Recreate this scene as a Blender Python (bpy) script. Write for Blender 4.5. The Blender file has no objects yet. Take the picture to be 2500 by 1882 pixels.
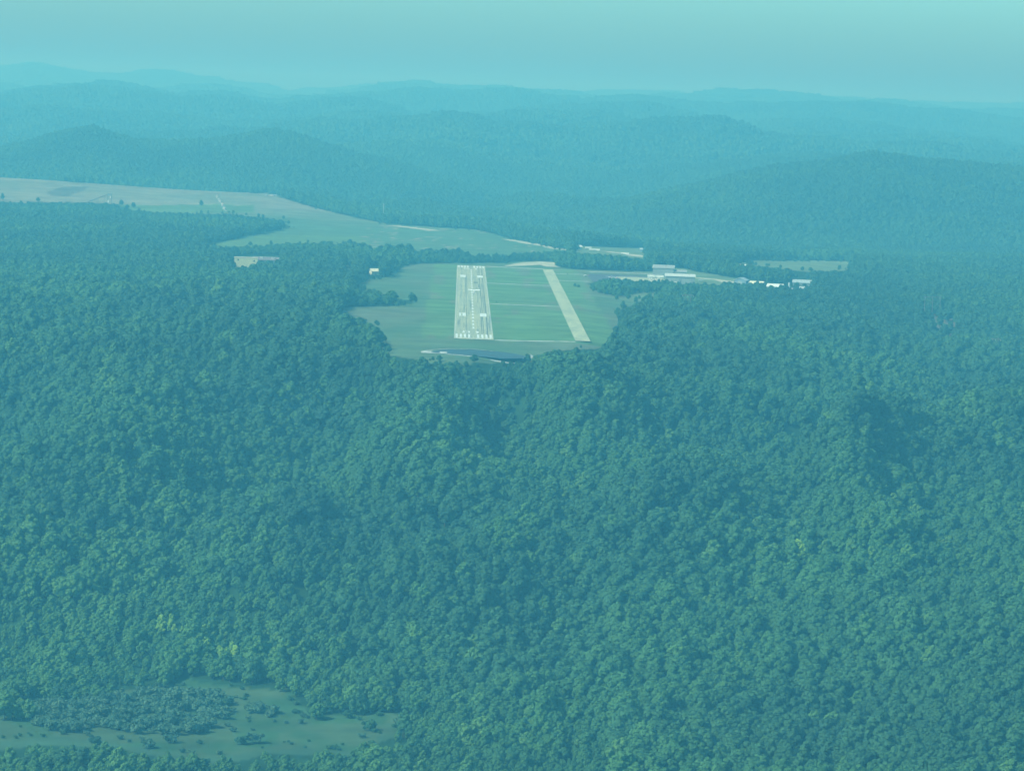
import bpy, math, random
import numpy as np
from mathutils import Matrix, Vector
R_ = math.radians
SC = bpy.context.scene
COL = SC.collection
random.seed(7)
rng = np.random.default_rng(7)

# ------------------------------------------------------------------ camera
# photo pixel frame 2500 x 1882 is only used to look up where things stand on the ground
CAMH = 187.0; FPX = 9140.0; CX = 1250.0; CY = 941.0
PITCH = R_(4.414); YAW = R_(0.888); ROLL = R_(2.10)
Fv = Vector((math.sin(YAW)*math.cos(PITCH), math.cos(YAW)*math.cos(PITCH), -math.sin(PITCH)))
R0 = Vector((math.cos(YAW), -math.sin(YAW), 0)); U0 = R0.cross(Fv)
Rv = R0*math.cos(ROLL) + U0*math.sin(ROLL); Uv = U0*math.cos(ROLL) - R0*math.sin(ROLL)
cam_d = bpy.data.cameras.new('camera'); cam = bpy.data.objects.new('camera', cam_d); COL.objects.link(cam)
cam.matrix_world = Matrix(((Rv.x, Uv.x, -Fv.x, 0), (Rv.y, Uv.y, -Fv.y, 0), (Rv.z, Uv.z, -Fv.z, CAMH), (0, 0, 0, 1)))
cam_d.sensor_width = 36; cam_d.lens = 36*FPX/2500.0
cam_d.clip_start = 1; cam_d.clip_end = 80000
SC.camera = cam

# ------------------------------------------------------------------ light
SUN_EL = R_(44); SUN_AZ = R_(-114)          # azimuth from +Y towards +X: high, from the left and behind the camera
world = bpy.data.worlds.new('World'); SC.world = world; world.use_nodes = True
wn = world.node_tree; wn.nodes.clear()
wo = wn.nodes.new('ShaderNodeOutputWorld'); wb = wn.nodes.new('ShaderNodeBackground')
sk = wn.nodes.new('ShaderNodeTexSky'); sk.sky_type = 'NISHITA'; sk.sun_disc = False
sk.sun_elevation = SUN_EL; sk.sun_rotation = SUN_AZ; sk.air_density = 1.0; sk.dust_density = 3.0; sk.ozone_density = 3.0; sk.altitude = 300
mx = wn.nodes.new('ShaderNodeMix'); mx.data_type = 'RGBA'; mx.blend_type = 'MULTIPLY'; mx.inputs[0].default_value = 1
mx.inputs[7].default_value = (1.30, 2.98, 3.00, 1)
# a hazy summer sky is palest low down
tcw = wn.nodes.new('ShaderNodeTexCoord'); sx = wn.nodes.new('ShaderNodeSeparateXYZ'); rw = wn.nodes.new('ShaderNodeValToRGB')
wn.links.new(tcw.outputs['Generated'], sx.inputs[0]); wn.links.new(sx.outputs[2], rw.inputs[0])
e = rw.color_ramp.elements; e[0].position = 0.0; e[0].color = (1, 1, 1, 1); e[1].position = 0.30; e[1].color = (0.41, 0.36, 0.385, 1)
e2 = rw.color_ramp.elements.new(0.026); e2.color = (0.88, 0.90, 0.93, 1)
e2 = rw.color_ramp.elements.new(0.07); e2.color = (0.80, 0.82, 0.85, 1)
m3 = wn.nodes.new('ShaderNodeMix'); m3.data_type = 'RGBA'; m3.blend_type = 'MULTIPLY'; m3.inputs[0].default_value = 1
wn.links.new(sk.outputs[0], mx.inputs[6]); wn.links.new(mx.outputs[2], m3.inputs[6]); wn.links.new(rw.outputs[0], m3.inputs[7]); wn.links.new(m3.outputs[2], wb.inputs[0])
wb.inputs[1].default_value = 0.13
wn.links.new(wb.outputs[0], wo.inputs[0])
sl = bpy.data.lights.new('sun', 'SUN'); sl.energy = 4.9; sl.angle = R_(0.6); sl.color = (0.74, 1.0, 0.84)
so = bpy.data.objects.new('sun', sl); COL.objects.link(so)
sd = Vector((math.sin(SUN_AZ)*math.cos(SUN_EL), math.cos(SUN_AZ)*math.cos(SUN_EL), math.sin(SUN_EL)))
so.rotation_euler = sd.to_track_quat('Z', 'Y').to_euler(); so.location = (-300, 500, 900)
SC.view_settings.view_transform = 'Standard'; SC.view_settings.look = 'None'
SC.view_settings.exposure = 0.0; SC.view_settings.gamma = 1
SC.cycles.max_bounces = 4; SC.cycles.diffuse_bounces = 2; SC.cycles.volume_bounces = 1; SC.cycles.transparent_max_bounces = 6
SC.cycles.glossy_bounces = 2

# ------------------------------------------------------------------ haze: one closed box of even air
HAZE_DENSITY = 2.06e-4
def haze_box():
    x, y0, y1, z0, z1 = 9000, -600, 24600, -215, 278
    v = [(-x, y0, z0), (x, y0, z0), (x, y1, z0), (-x, y1, z0), (-x, y0, z1), (x, y0, z1), (x, y1, z1), (-x, y1, z1)]
    f = [(3, 2, 1, 0), (4, 5, 6, 7), (0, 1, 5, 4), (1, 2, 6, 5), (2, 3, 7, 6), (3, 0, 4, 7)]
    me = bpy.data.meshes.new('haze'); me.from_pydata(v, [], f)
    o = bpy.data.objects.new('haze', me); COL.objects.link(o)
    m = bpy.data.materials.new('haze_air'); m.use_nodes = True; nt = m.node_tree; nt.nodes.clear()
    out = nt.nodes.new('ShaderNodeOutputMaterial'); pv = nt.nodes.new('ShaderNodeVolumePrincipled')
    pv.inputs['Color'].default_value = (0.155, 0.595, 0.86, 1)
    pv.inputs['Absorption Color'].default_value = (0.70, 0.50, 0, 1)
    pv.inputs['Density'].default_value = HAZE_DENSITY
    pv.inputs['Anisotropy'].default_value = 0.1
    nt.links.new(pv.outputs[0], out.inputs['Volume'])
    me.materials.append(m)
    o['kind'] = 'stuff'; o['label'] = 'teal summer haze filling the air over the hills'
haze_box()

# ------------------------------------------------------------------ noise
def _hash(ix, iy, s):
    h = (ix.astype(np.int64)*374761393 + iy.astype(np.int64)*668265263 + s*2147483647) & 0xffffffff
    h = ((h ^ (h >> 13))*1274126177) & 0xffffffff
    return ((h ^ (h >> 16)) & 0xffff)/65535.0
def noise(x, y, s=0):
    x = np.asarray(x, float); y = np.asarray(y, float)
    ix = np.floor(x); iy = np.floor(y); fx = x-ix; fy = y-iy
    fx = fx*fx*fx*(fx*(fx*6-15)+10); fy = fy*fy*fy*(fy*(fy*6-15)+10)
    a = _hash(ix, iy, s); b = _hash(ix+1, iy, s); c = _hash(ix, iy+1, s); d = _hash(ix+1, iy+1, s)
    return (a+(b-a)*fx+(c-a)*fy+(a-b-c+d)*fx*fy)*2-1
def fbm(x, y, s=0, n=4):
    r = 0; a = 1; t = 0
    for k in range(n):
        r = r + a*noise(x*2**k+17.3*k, y*2**k-9.1*k, s+k); t += a; a *= 0.5
    return r/t
def sstep(a, b, x):
    t = np.clip((x-a)/(b-a), 0, 1); return t*t*(3-2*t)

# ------------------------------------------------------------------ projecting photo pixels to the ground
def pdir(px, py):
    px = np.asarray(px, float); py = np.asarray(py, float)
    a = (px-CX)/FPX; b = -(py-CY)/FPX
    d = np.stack([Fv[i]+a*Rv[i]+b*Uv[i] for i in range(3)], -1)
    return d
def to_px(x, y, z):
    x = np.asarray(x, float); y = np.asarray(y, float); z = np.asarray(z, float)-CAMH
    w = x*Fv[0]+y*Fv[1]+z*Fv[2]; r = x*Rv[0]+y*Rv[1]+z*Rv[2]; u = x*Uv[0]+y*Uv[1]+z*Uv[2]
    return CX+FPX*r/w, CY-FPX*u/w
def atY(px, py, Y):
    d = pdir(px, py); t = Y/d[..., 1]
    return d[..., 0]*t, CAMH+d[..., 2]*t
def atZ(px, py, z=0.0):
    d = pdir(px, py); t = (z-CAMH)/d[..., 2]
    return d[..., 0]*t, d[..., 1]*t

# ------------------------------------------------------------------ terrain heights
TU = np.array([-0.30, -0.13, -0.06, 0.0, 0.03, 0.06, 0.14, 0.30])
TY = np.array([900, 1300, 1850, 2080, 2300, 2500, 2600, 2650, 2770, 2900, 3200, 3600, 4000, 4300, 5000, 5300, 5750, 6100, 7000, 40000])
TZ = np.array([
 [-170, -170, -170, -170, -168, -165, -160, -150],
 [-165, -165, -165, -165, -162, -158, -150, -140],
 [-150, -150, -150, -150, -146, -142, -132, -120],
 [-147, -147, -148, -141, -130, -120, -108, -100],
 [-108, -106, -100, -104, -92, -84, -84, -80],
 [-60, -58, -46, -56, -52, -50, -62, -60],
 [-38, -36, -20, -24, -26, -36, -54, -55],
 [-26, -24, -10, -2, -10, -26, -50, -50],
 [-14, -12, -4, -2, -4, -17, -44, -45],
 [-10, -8, -2, 0, 0, -10, -38, -40],
 [-8, -6, 0, 0, 0, -8, -30, -34],
 [-8, -6, 0, 0, 0, -5, -20, -26],
 [-6, -4, 0, 0, 0, 0, -10, -14],
 [-4, -2, 0, 0, 0, 0, -6, -10],
 [0, 0, 0, 0, -4, -14, -15, -15],
 [10, 9, 8, 2, -14, -28, -22, -20],
 [36, 35, 25, -16, -34, -36, -34, -30],
 [-16, -14, -20, -40, -45, -45, -40, -30],
 [-60, -60, -60, -60, -60, -60, -60, -60],
 [-60, -60, -60, -60, -60, -60, -60, -60]], float)
def table(u, Y):
    u = np.clip(u, TU[0], TU[-1]); Y = np.clip(Y, TY[0], TY[-1])
    j = np.clip(np.searchsorted(TU, u)-1, 0, len(TU)-2); i = np.clip(np.searchsorted(TY, Y)-1, 0, len(TY)-2)
    fu = (u-TU[j])/(TU[j+1]-TU[j]); fy = (Y-TY[i])/(TY[i+1]-TY[i])
    fu = fu*fu*(3-2*fu)
    return (TZ[i, j]*(1-fu)+TZ[i, j+1]*fu)*(1-fy)+(TZ[i+1, j]*(1-fu)+TZ[i+1, j+1]*fu)*fy
RIDGES = [  # distance, half depth, tree height, crest line as seen from the air
 (6300, 620, 17, [(1200, 600), (1400, 520), (1580, 462), (1750, 430), (1920, 388), (2125, 361), (2320, 390), (2500, 402), (2900, 430)]),
 (6950, 620, 17, [(-400, 380), (0, 352), (60, 336), (226, 298), (330, 330), (430, 328), (540, 325), (670, 303), (740, 318), (880, 367), (1000, 392), (1120, 430), (1300, 500), (1500, 560)]),
 (7750, 580, 15, [(-300, 380), (500, 358), (800, 352), (950, 340), (1080, 352), (1200, 380), (1500, 412), (1700, 398), (1850, 378), (2000, 372), (2200, 385), (2900, 410)]),
 (8650, 650, 12, [(-400, 320), (0, 335), (300, 320), (650, 318), (800, 302), (1000, 289), (1130, 283), (1200, 304), (1360, 309), (1580, 300), (1760, 299), (1850, 322), (2000, 338), (2150, 345), (2500, 372), (2900, 380)]),
 (9700, 650, 10, [(-400, 262), (0, 268), (200, 262), (420, 276), (560, 292), (680, 286), (820, 268), (950, 280), (1090, 292), (1180, 287), (1290, 270), (1430, 276), (1560, 292), (1680, 286), (1800, 312), (1950, 308), (2100, 330), (2300, 345), (2500, 366), (2900, 380)]),
 (10900, 800, 8, [(-400, 250), (0, 232), (100, 219), (203, 203), (340, 232), (450, 246), (590, 256), (680, 260), (800, 243), (890, 235), (980, 268), (1200, 273), (1350, 262), (1500, 258), (1605, 254), (1690, 280), (1800, 303), (2030, 294), (2200, 320), (2370, 339), (2500, 362), (2900, 370)]),
 (12700, 900, 4, [(-400, 215), (0, 238), (150, 222), (300, 216), (420, 232), (560, 226), (680, 246), (900, 232), (1020, 222), (1120, 238), (1250, 230), (1420, 243), (1560, 236), (1720, 252), (1880, 262), (2020, 258), (2180, 276), (2350, 288), (2500, 300), (2900, 310)]),
 (15800, 1200, 0, [(-400, 190), (0, 222), (200, 210), (340, 228), (530, 208), (650, 232), (800, 240), (960, 216), (1050, 211), (1130, 226), (1350, 219), (1580, 242), (1810, 230), (1920, 242), (2150, 253), (2400, 270), (2500, 268), (2900, 290)]),
 (20000, 1600, 0, [(-400, 160), (0, 170), (100, 161), (230, 187), (400, 178), (560, 205), (700, 220), (1000, 212), (1250, 220), (1500, 224), (1700, 234), (2000, 243), (2300, 255), (2500, 262), (2900, 280)]),
]
_RC = []
for Yc, w, th, pts in RIDGES:
    p = np.array(pts, float); X, Z = atY(p[:, 0], p[:, 1], Yc)
    _RC.append((Yc, w, X/Yc, Z-th))
def flat_mask(X, Y):
    # 1 on the graded airfield, 0 in the hills
    a = sstep(-520, -380, X)*(1-sstep(330, 430, X-0.02*(Y-2900)))
    return a*sstep(2610, 2660, Y)*(1-sstep(5250, 5500, Y))
FEAT = [([(30, 2170), (146, 2330), (360, 2560), (480, 2650)], 24, 50), ([(60, 2400), (120, 2480), (300, 2690)], -22, 45),
        ([(-22, 2650), (-12, 2560), (-30, 2430), (-10, 2300)], 25, 34), ([(34, 2640), (38, 2560), (40, 2470)], -34, 30), ([(110, 2630), (100, 2540), (95, 2450)], 11, 40),
        ([(235, 2560), (205, 2380), (215, 2180)], -15, 32), ([(340, 2560), (300, 2350), (290, 2150)], -15, 34), ([(270, 2540), (250, 2380), (255, 2200)], 16, 28),
        ([(-95, 2640), (-85, 2480), (-70, 2330)], -18, 30), ([(-60, 2420), (-110, 2250), (-100, 2180)], 14, 34), ([(90, 2330), (60, 2200), (70, 2080)], -18, 30),
        ([(170, 2740), (440, 2760)], 20, 60), ([(200, 2920), (450, 2950)], -20, 80),
        ([(-260, 2750), (-205, 2450), (-245, 2230)], 26, 50), ([(-150, 2700), (-130, 2420), (-170, 2250)], -22, 48), ([(-340, 2700), (-330, 2400)], -20, 50),
        ([(-320, 3150), (-180, 3050), (-120, 2900)], 10, 70), ([(300, 3350), (500, 3300)], 12, 90), ([(260, 2240), (330, 2080), (300, 1900)], 16, 50), ([(180, 2150), (220, 1950)], -14, 45)]
def H(X, Y):
    X = np.asarray(X, float); Y = np.asarray(Y, float)
    u = X/np.maximum(Y, 200)
    z = table(u, Y)
    fm = flat_mask(X, Y)
    # gullies and spurs running down the near slope
    amp = sstep(1950, 2250, Y)*(1-sstep(2560, 2680, Y))
    g = fbm(X/210+0.25*Y/300, Y/520, 11, 3)
    sp = 1-2*np.abs(fbm(X/260-Y/700, Y/650, 23, 3))*1.6
    z = z+amp*(sp*22+g*14)*(1-fm)
    midn = sstep(2500, 2800, Y)*(1-sstep(5200, 5500, Y))
    z = z+midn*(1-fm)*(fbm(X/240, Y/380, 31, 3)*9-3)
    z = z+(1-sstep(1950, 2150, Y))*fbm(X/160, Y/160, 41, 2)*2.5
    z = z+(1-sstep(1950, 2200, Y))*sstep(0.015, 0.09, u)*(fbm(X/170, Y/300, 45, 3)*16)
    # the larger spurs and ravines of the near slope
    for pl, am, wd in FEAT:
        d2 = np.full(z.shape, 1e12)
        for (x1, y1), (x2, y2) in zip(pl[:-1], pl[1:]):
            t = np.clip(((X-x1)*(x2-x1)+(Y-y1)*(y2-y1))/((x2-x1)**2+(y2-y1)**2), 0, 1)
            d2 = np.minimum(d2, (X-x1-t*(x2-x1))**2+(Y-y1-t*(y2-y1))**2)
        z = z+am*np.exp(-d2/wd**2)*(1-fm)*(1-sstep(3000, 3300, Y))*(1-sstep(2570, 2640, Y)*(1-sstep(120, 170, np.abs(X))))
    # the ridges behind
    zs = np.full(z.shape, -1e9)
    for k, (Yc, w, uu, zz) in enumerate(_RC):
        crest = np.interp(u, uu, zz)+fbm(u*Yc/420, 1.7*k+Y*0, 90+k, 4)*(6 if k < 3 else 13+3*(k-3))+fbm(u*Yc/120, 2.9*k+Y*0, 110+k, 3)*(5 if k < 3 else 14)
        wob = fbm(u*Yc/900, 3.7*k+0*Y, 50+k, 3)*w*0.3
        t = (Y-Yc-wob)/w
        prof = np.exp(-np.abs(t)**1.7*0.9)
        n = fbm(X/(w*0.55), Y/(w*0.8), 60+k, 4)
        zr = -70+(crest+70)*prof+n*(0.42*w*0.13)*(1-np.exp(-t*t*2.5))*1.6+n*4+(fbm(X/260, Y/420, 130+k, 3)*22*(1-np.exp(-t*t*6)) if k >= 2 else 0)
        zs = np.maximum(zs, zr)
    m = sstep(5450, 6000, Y)
    # smooth maximum of the plateau table and the ridges
    d = np.clip((zs-z)/30+0.5, 0, 1)
    sm = z*(1-d)+zs*d+15*d*(1-d)
    return np.where(m > 0, z*(1-m)+np.maximum(sm, zs)*m, z)
def ground(px, py, zoff=0.0):
    """where the line of sight through a photo pixel meets the terrain"""
    px = np.atleast_1d(np.asarray(px, float)); py = np.atleast_1d(np.asarray(py, float))
    d = pdir(px, py); res = np.zeros((len(px), 3))
    for i in range(len(px)):
        Ys = np.geomspace(1500, 23000, 1100); t = Ys/d[i, 1]
        xs = d[i, 0]*t; zs = CAMH+d[i, 2]*t
        below = zs < H(xs, Ys)+zoff
        k = int(np.argmax(below)) if below.any() else len(Ys)-1
        a, b = Ys[max(k-1, 0)], Ys[k]
        for _ in range(12):
            m = 0.5*(a+b); tt = m/d[i, 1]
            if CAMH+d[i, 2]*tt < float(H(d[i, 0]*tt, m))+zoff: b = m
            else: a = m
        tt = b/d[i, 1]; x = d[i, 0]*tt
        res[i] = (x, b, float(H(x, b)))
    return res
def gpt(px, py):
    return Vector(ground(px, py)[0])
def inpoly(x, y, poly):
    x = np.asarray(x, float); y = np.asarray(y, float); r = np.zeros(x.shape, bool)
    n = len(poly)
    for i in range(n):
        x1, y1 = poly[i]; x2, y2 = poly[(i+1) % n]
        if y1 == y2: continue
        c = ((y1 > y) != (y2 > y)) & (x < (x2-x1)*(y-y1)/(y2-y1)+x1)
        r ^= c
    return r

# open land as seen in the photograph
P_AIR = [(990, 641), (1060, 640), (1160, 641), (1250, 641), (1300, 636), (1350, 636), (1356, 651), (1400, 658), (1460, 660), (1640, 664), (1640, 690),
         (1600, 688), (1560, 684), (1500, 683), (1452, 688), (1440, 694), (1450, 706), (1470, 716), (1510, 722), (1540, 718), (1580, 712), (1620, 716), (1600, 728), (1560, 740), (1530, 752),
         (1512, 762), (1520, 790), (1508, 815), (1492, 835), (1470, 850), (1400, 854), (1340, 858), (1310, 868), (1300, 885), (1190, 887), (1080, 885), (1010, 878), (950, 868), (925, 845), (934, 812), (905, 790), (862, 775), (820, 760), (826, 752),
         (880, 747), (960, 745), (1002, 742), (1012, 733), (970, 729), (905, 722), (868, 706), (866, 694), (900, 682), (945, 678), (960, 662), (985, 650)]
P_BACK = [(-400, 400), (0, 428), (120, 438), (200, 446), (450, 458), (560, 466), (650, 472), (700, 486), (760, 506), (820, 520), (930, 545), (1060, 555), (1150, 560), (1200, 570), (1270, 588), (1340, 603), (1400, 616), (1380, 622), (1360, 620),
          (1300, 628), (1240, 632), (1200, 628), (1150, 632), (1080, 622), (1010, 614), (970, 625), (900, 612), (850, 598), (770, 596), (690, 598), (640, 606), (580, 602), (520, 606), (486, 602), (560, 586), (640, 570), (705, 556), (700, 540), (620, 530), (560, 524), (470, 522), (400, 520), (320, 514), (280, 498), (150, 496), (0, 494), (-400, 490)]
P_HANG = [(1600, 664), (1604, 652), (1675, 656), (1700, 664), (1800, 680), (1800, 686), (1790, 697), (1720, 699), (1690, 698), (1640, 696), (1600, 692)]
P_EAST = [(1790, 640), (1850, 635), (2070, 638), (2086, 644), (2080, 660), (1960, 664), (1880, 652), (1800, 646)]
P_CLEAR = [(-250, 1748), (0, 1748), (35, 1740), (40, 1720), (80, 1704), (240, 1696), (380, 1672), (450, 1656), (560, 1672), (720, 1692), (735, 1722), (780, 1748), (880, 1738), (960, 1736), (990, 1775), (925, 1792), (915, 1825), (870, 1836), (760, 1826), (660, 1822), (590, 1838), (500, 1850), (455, 1856), (420, 1836), (330, 1818), (250, 1808), (190, 1806), (120, 1800), (60, 1806), (0, 1812), (-250, 1815)]
P_SCRUB = [(35, 1745), (40, 1722), (90, 1704), (240, 1690), (380, 1672), (500, 1668), (555, 1690), (585, 1732), (560, 1752), (505, 1758), (515, 1790), (440, 1796), (350, 1790), (270, 1776), (200, 1785), (120, 1780), (60, 1765)]
P_SCRUB2 = [(590, 1712), (640, 1704), (690, 1722), (705, 1738), (680, 1748), (600, 1746)]
P_FIELD2 = [(1500, 708), (1560, 706), (1618, 712), (1622, 722), (1580, 730), (1545, 738), (1530, 730)]
P_BARE = [(2250, 768), (2300, 764), (2332, 775), (2340, 800), (2322, 826), (2300, 822), (2275, 800), (2252, 785)]
P_BARE2 = [(2318, 876), (2372, 880), (2378, 886), (2345, 888), (2318, 882)]
P_TRACK = [(1978, 855), (2014, 856), (2012, 861), (1985, 862)]
P_TAN = [(566, 626), (580, 622), (640, 622), (690, 624), (690, 640), (634, 640), (622, 645), (606, 651), (566, 654)]
P_SHED = [(896, 648), (936, 648), (936, 674), (892, 675)]
P_ROW = [(1788, 676), (1830, 680), (1870, 690), (1915, 696), (1932, 686), (1936, 682), (1984, 684), (1988, 697), (1976, 707), (1935, 707), (1915, 710), (1880, 707), (1866, 706), (1838, 705), (1822, 698), (1788, 694)]
P_SMALL = [(416, 642), (440, 642), (440, 648), (416, 648)]
P_SMALL2 = [(504, 645), (542, 645), (542, 652), (504, 652)]
P_PALE = [(765, 772), (785, 770), (786, 776), (766, 777)]  # small patch of paler ground left of the airfield
P_ROADE = [(1398, 600), (1580, 606), (1582, 636), (1520, 628), (1400, 618)]
P_GAP1 = [(835, 640), (862, 636), (870, 652), (850, 662), (836, 656)]
OPEN = [P_AIR, P_BACK, P_HANG, P_EAST, P_CLEAR, P_FIELD2, P_BARE, P_BARE2, P_TRACK, P_TAN, P_SHED, P_ROW, P_SMALL, P_SMALL2, P_PALE, P_ROADE, P_GAP1]

# ------------------------------------------------------------------ materials
def mat(name, col, rough=0.9, spec=0.2, metal=0.0, build=None):
    m = bpy.data.materials.new(name); m.use_nodes = True; nt = m.node_tree
    b = nt.nodes['Principled BSDF']; b.inputs['Base Color'].default_value = (*col, 1); b.inputs['Roughness'].default_value = rough
    b.inputs['Specular IOR Level'].default_value = spec; b.inputs['Metallic'].default_value = metal
    if build: build(nt, b)
    return m
def N(nt, t, **k):
    n = nt.nodes.new(t)
    for a, v in k.items(): setattr(n, a, v)
    return n
def noisy(scale, c1, c2, stretch=(1, 1, 1), detail=4, lo=0.35, hi=0.65):
    def f(nt, b):
        tc = N(nt, 'ShaderNodeTexCoord'); mp = N(nt, 'ShaderNodeMapping'); mp.inputs['Scale'].default_value = stretch
        nz = N(nt, 'ShaderNodeTexNoise'); nz.inputs['Scale'].default_value = scale; nz.inputs['Detail'].default_value = detail
        cr = N(nt, 'ShaderNodeValToRGB'); cr.color_ramp.elements[0].position = lo; cr.color_ramp.elements[1].position = hi
        cr.color_ramp.elements[0].color = (*c1, 1); cr.color_ramp.elements[1].color = (*c2, 1)
        L = nt.links.new
        L(tc.outputs['Object'], mp.inputs[0]); L(mp.outputs[0], nz.inputs[0]); L(nz.outputs[0], cr.inputs[0]); L(cr.outputs[0], b.inputs['Base Color'])
    return f
def leaf_mat(name, dark, light, warm, cool, sc=1/260.0):
    m = bpy.data.materials.new(name); m.use_nodes = True; nt = m.node_tree; L = nt.links.new
    b = nt.nodes['Principled BSDF']; b.inputs['Roughness'].default_value = 0.75; b.inputs['Specular IOR Level'].default_value = 0.25
    oi = N(nt, 'ShaderNodeObjectInfo')
    cr = N(nt, 'ShaderNodeValToRGB'); e = cr.color_ramp.elements; e[0].color = (*dark, 1); e[1].color = (*light, 1)
    L(oi.outputs['Random'], cr.inputs[0])
    nz = N(nt, 'ShaderNodeTexNoise'); nz.inputs['Scale'].default_value = sc; nz.inputs['Detail'].default_value = 3
    L(oi.outputs['Location'], nz.inputs[0])
    c2 = N(nt, 'ShaderNodeValToRGB'); e = c2.color_ramp.elements; e[0].position = 0.38; e[0].color = (*cool, 1); e[1].position = 0.66; e[1].color = (*warm, 1)
    L(nz.outputs[0], c2.inputs[0])
    mm = N(nt, 'ShaderNodeMix', data_type='RGBA', blend_type='MULTIPLY'); mm.inputs[0].default_value = 1
    L(cr.outputs[0], mm.inputs[6]); L(c2.outputs[0], mm.inputs[7])
    ge = N(nt, 'ShaderNodeTexCoord'); n3 = N(nt, 'ShaderNodeTexNoise'); n3.inputs['Scale'].default_value = 0.5; n3.inputs['Detail'].default_value = 2
    L(ge.outputs['Object'], n3.inputs[0])
    mr = N(nt, 'ShaderNodeMapRange'); mr.inputs[1].default_value = 0.3; mr.inputs[2].default_value = 0.7; mr.inputs[3].default_value = 0.92; mr.inputs[4].default_value = 1.09
    L(n3.outputs[0], mr.inputs[0])
    m2 = N(nt, 'ShaderNodeVectorMath', operation='SCALE'); L(mm.outputs[2], m2.inputs[0]); L(mr.outputs[0], m2.inputs['Scale'])
    L(m2.outputs[0], b.inputs['Base Color'])
    return m
M_LEAF = leaf_mat('leaves_forest', (0.036, 0.100, 0.042), (0.054, 0.130, 0.044), (1.34, 1.30, 0.95), (0.68, 0.76, 1.08))
M_LEAFY = leaf_mat('leaves_yellow_green', (0.17, 0.31, 0.04), (0.25, 0.39, 0.055), (1.1, 1.1, 1), (0.95, 0.95, 1))
M_SCRUB = leaf_mat('leaves_scrub', (0.050, 0.115, 0.068), (0.105, 0.180, 0.100), (1.1, 1.1, 1), (0.9, 0.95, 1))
M_BARK = mat('bark', (0.09, 0.075, 0.06), 0.95, 0.1, build=noisy(3, (0.06, 0.05, 0.04), (0.13, 0.11, 0.09)))
M_WHITE = mat('white_paint', (0.80, 0.80, 0.76), 0.6, 0.3, build=noisy(1.6, (0.68, 0.69, 0.66), (0.85, 0.85, 0.82)))
M_MARK = mat('runway_marking_paint', (0.8, 0.8, 0.76), 0.7, 0.2, build=noisy(0.9, (0.50, 0.52, 0.48), (0.80, 0.80, 0.76), lo=0.32, hi=0.56))
M_WOOD = mat('weathered_wood', (0.2, 0.17, 0.13), 0.9, 0.1, build=noisy(2, (0.15, 0.12, 0.1), (0.26, 0.23, 0.18)))
M_DARK = mat('dark_glass', (0.03, 0.035, 0.04), 0.25, 0.5)
M_RUB = mat('tyre_rubber', (0.03, 0.03, 0.03), 0.9)
M_STONE = mat('pale_stone', (0.5, 0.49, 0.45), 0.9, 0.1, build=noisy(0.35, (0.30, 0.31, 0.28), (0.62, 0.61, 0.56), lo=0.4, hi=0.6))

def terrain_mat():
    m = bpy.data.materials.new('terrain_ground'); m.use_nodes = True; nt = m.node_tree; L = nt.links.new
    b = nt.nodes['Principled BSDF']; b.inputs['Roughness'].default_value = 0.95; b.inputs['Specular IOR Level'].default_value = 0.05
    at = N(nt, 'ShaderNodeAttribute'); at.attribute_name = 'cover'
    ge = N(nt, 'ShaderNodeNewGeometry')
    n1 = N(nt, 'ShaderNodeTexNoise'); n1.inputs['Scale'].default_value = 0.03; n1.inputs['Detail'].default_value = 9; n1.inputs['Roughness'].default_value = 0.62
    L(ge.outputs['Position'], n1.inputs[0])
    mr = N(nt, 'ShaderNodeMapRange'); mr.inputs[1].default_value = 0.3; mr.inputs[2].default_value = 0.7; mr.inputs[3].default_value = 0.72; mr.inputs[4].default_value = 1.3
    L(n1.outputs[0], mr.inputs[0])
    # bands across the ground: mowing lanes and drainage streaks
    mp = N(nt, 'ShaderNodeMapping'); mp.inputs['Scale'].default_value = (0.004, 0.03, 0.02)
    L(ge.outputs['Position'], mp.inputs[0])
    n2 = N(nt, 'ShaderNodeTexNoise'); n2.inputs['Scale'].default_value = 1.0; n2.inputs['Detail'].default_value = 4; L(mp.outputs[0], n2.inputs[0])
    m2 = N(nt, 'ShaderNodeMapRange'); m2.inputs[1].default_value = 0.3; m2.inputs[2].default_value = 0.7; m2.inputs[3].default_value = 0.88; m2.inputs[4].default_value = 1.12
    L(n2.outputs[0], m2.inputs[0])
    mu = N(nt, 'ShaderNodeMath', operation='MULTIPLY'); L(mr.outputs[0], mu.inputs[0]); L(m2.outputs[0], mu.inputs[1])
    sc = N(nt, 'ShaderNodeVectorMath', operation='SCALE'); L(at.outputs['Color'], sc.inputs[0]); L(mu.outputs[0], sc.inputs['Scale'])
    L(sc.outputs[0], b.inputs['Base Color'])
    return m

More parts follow.
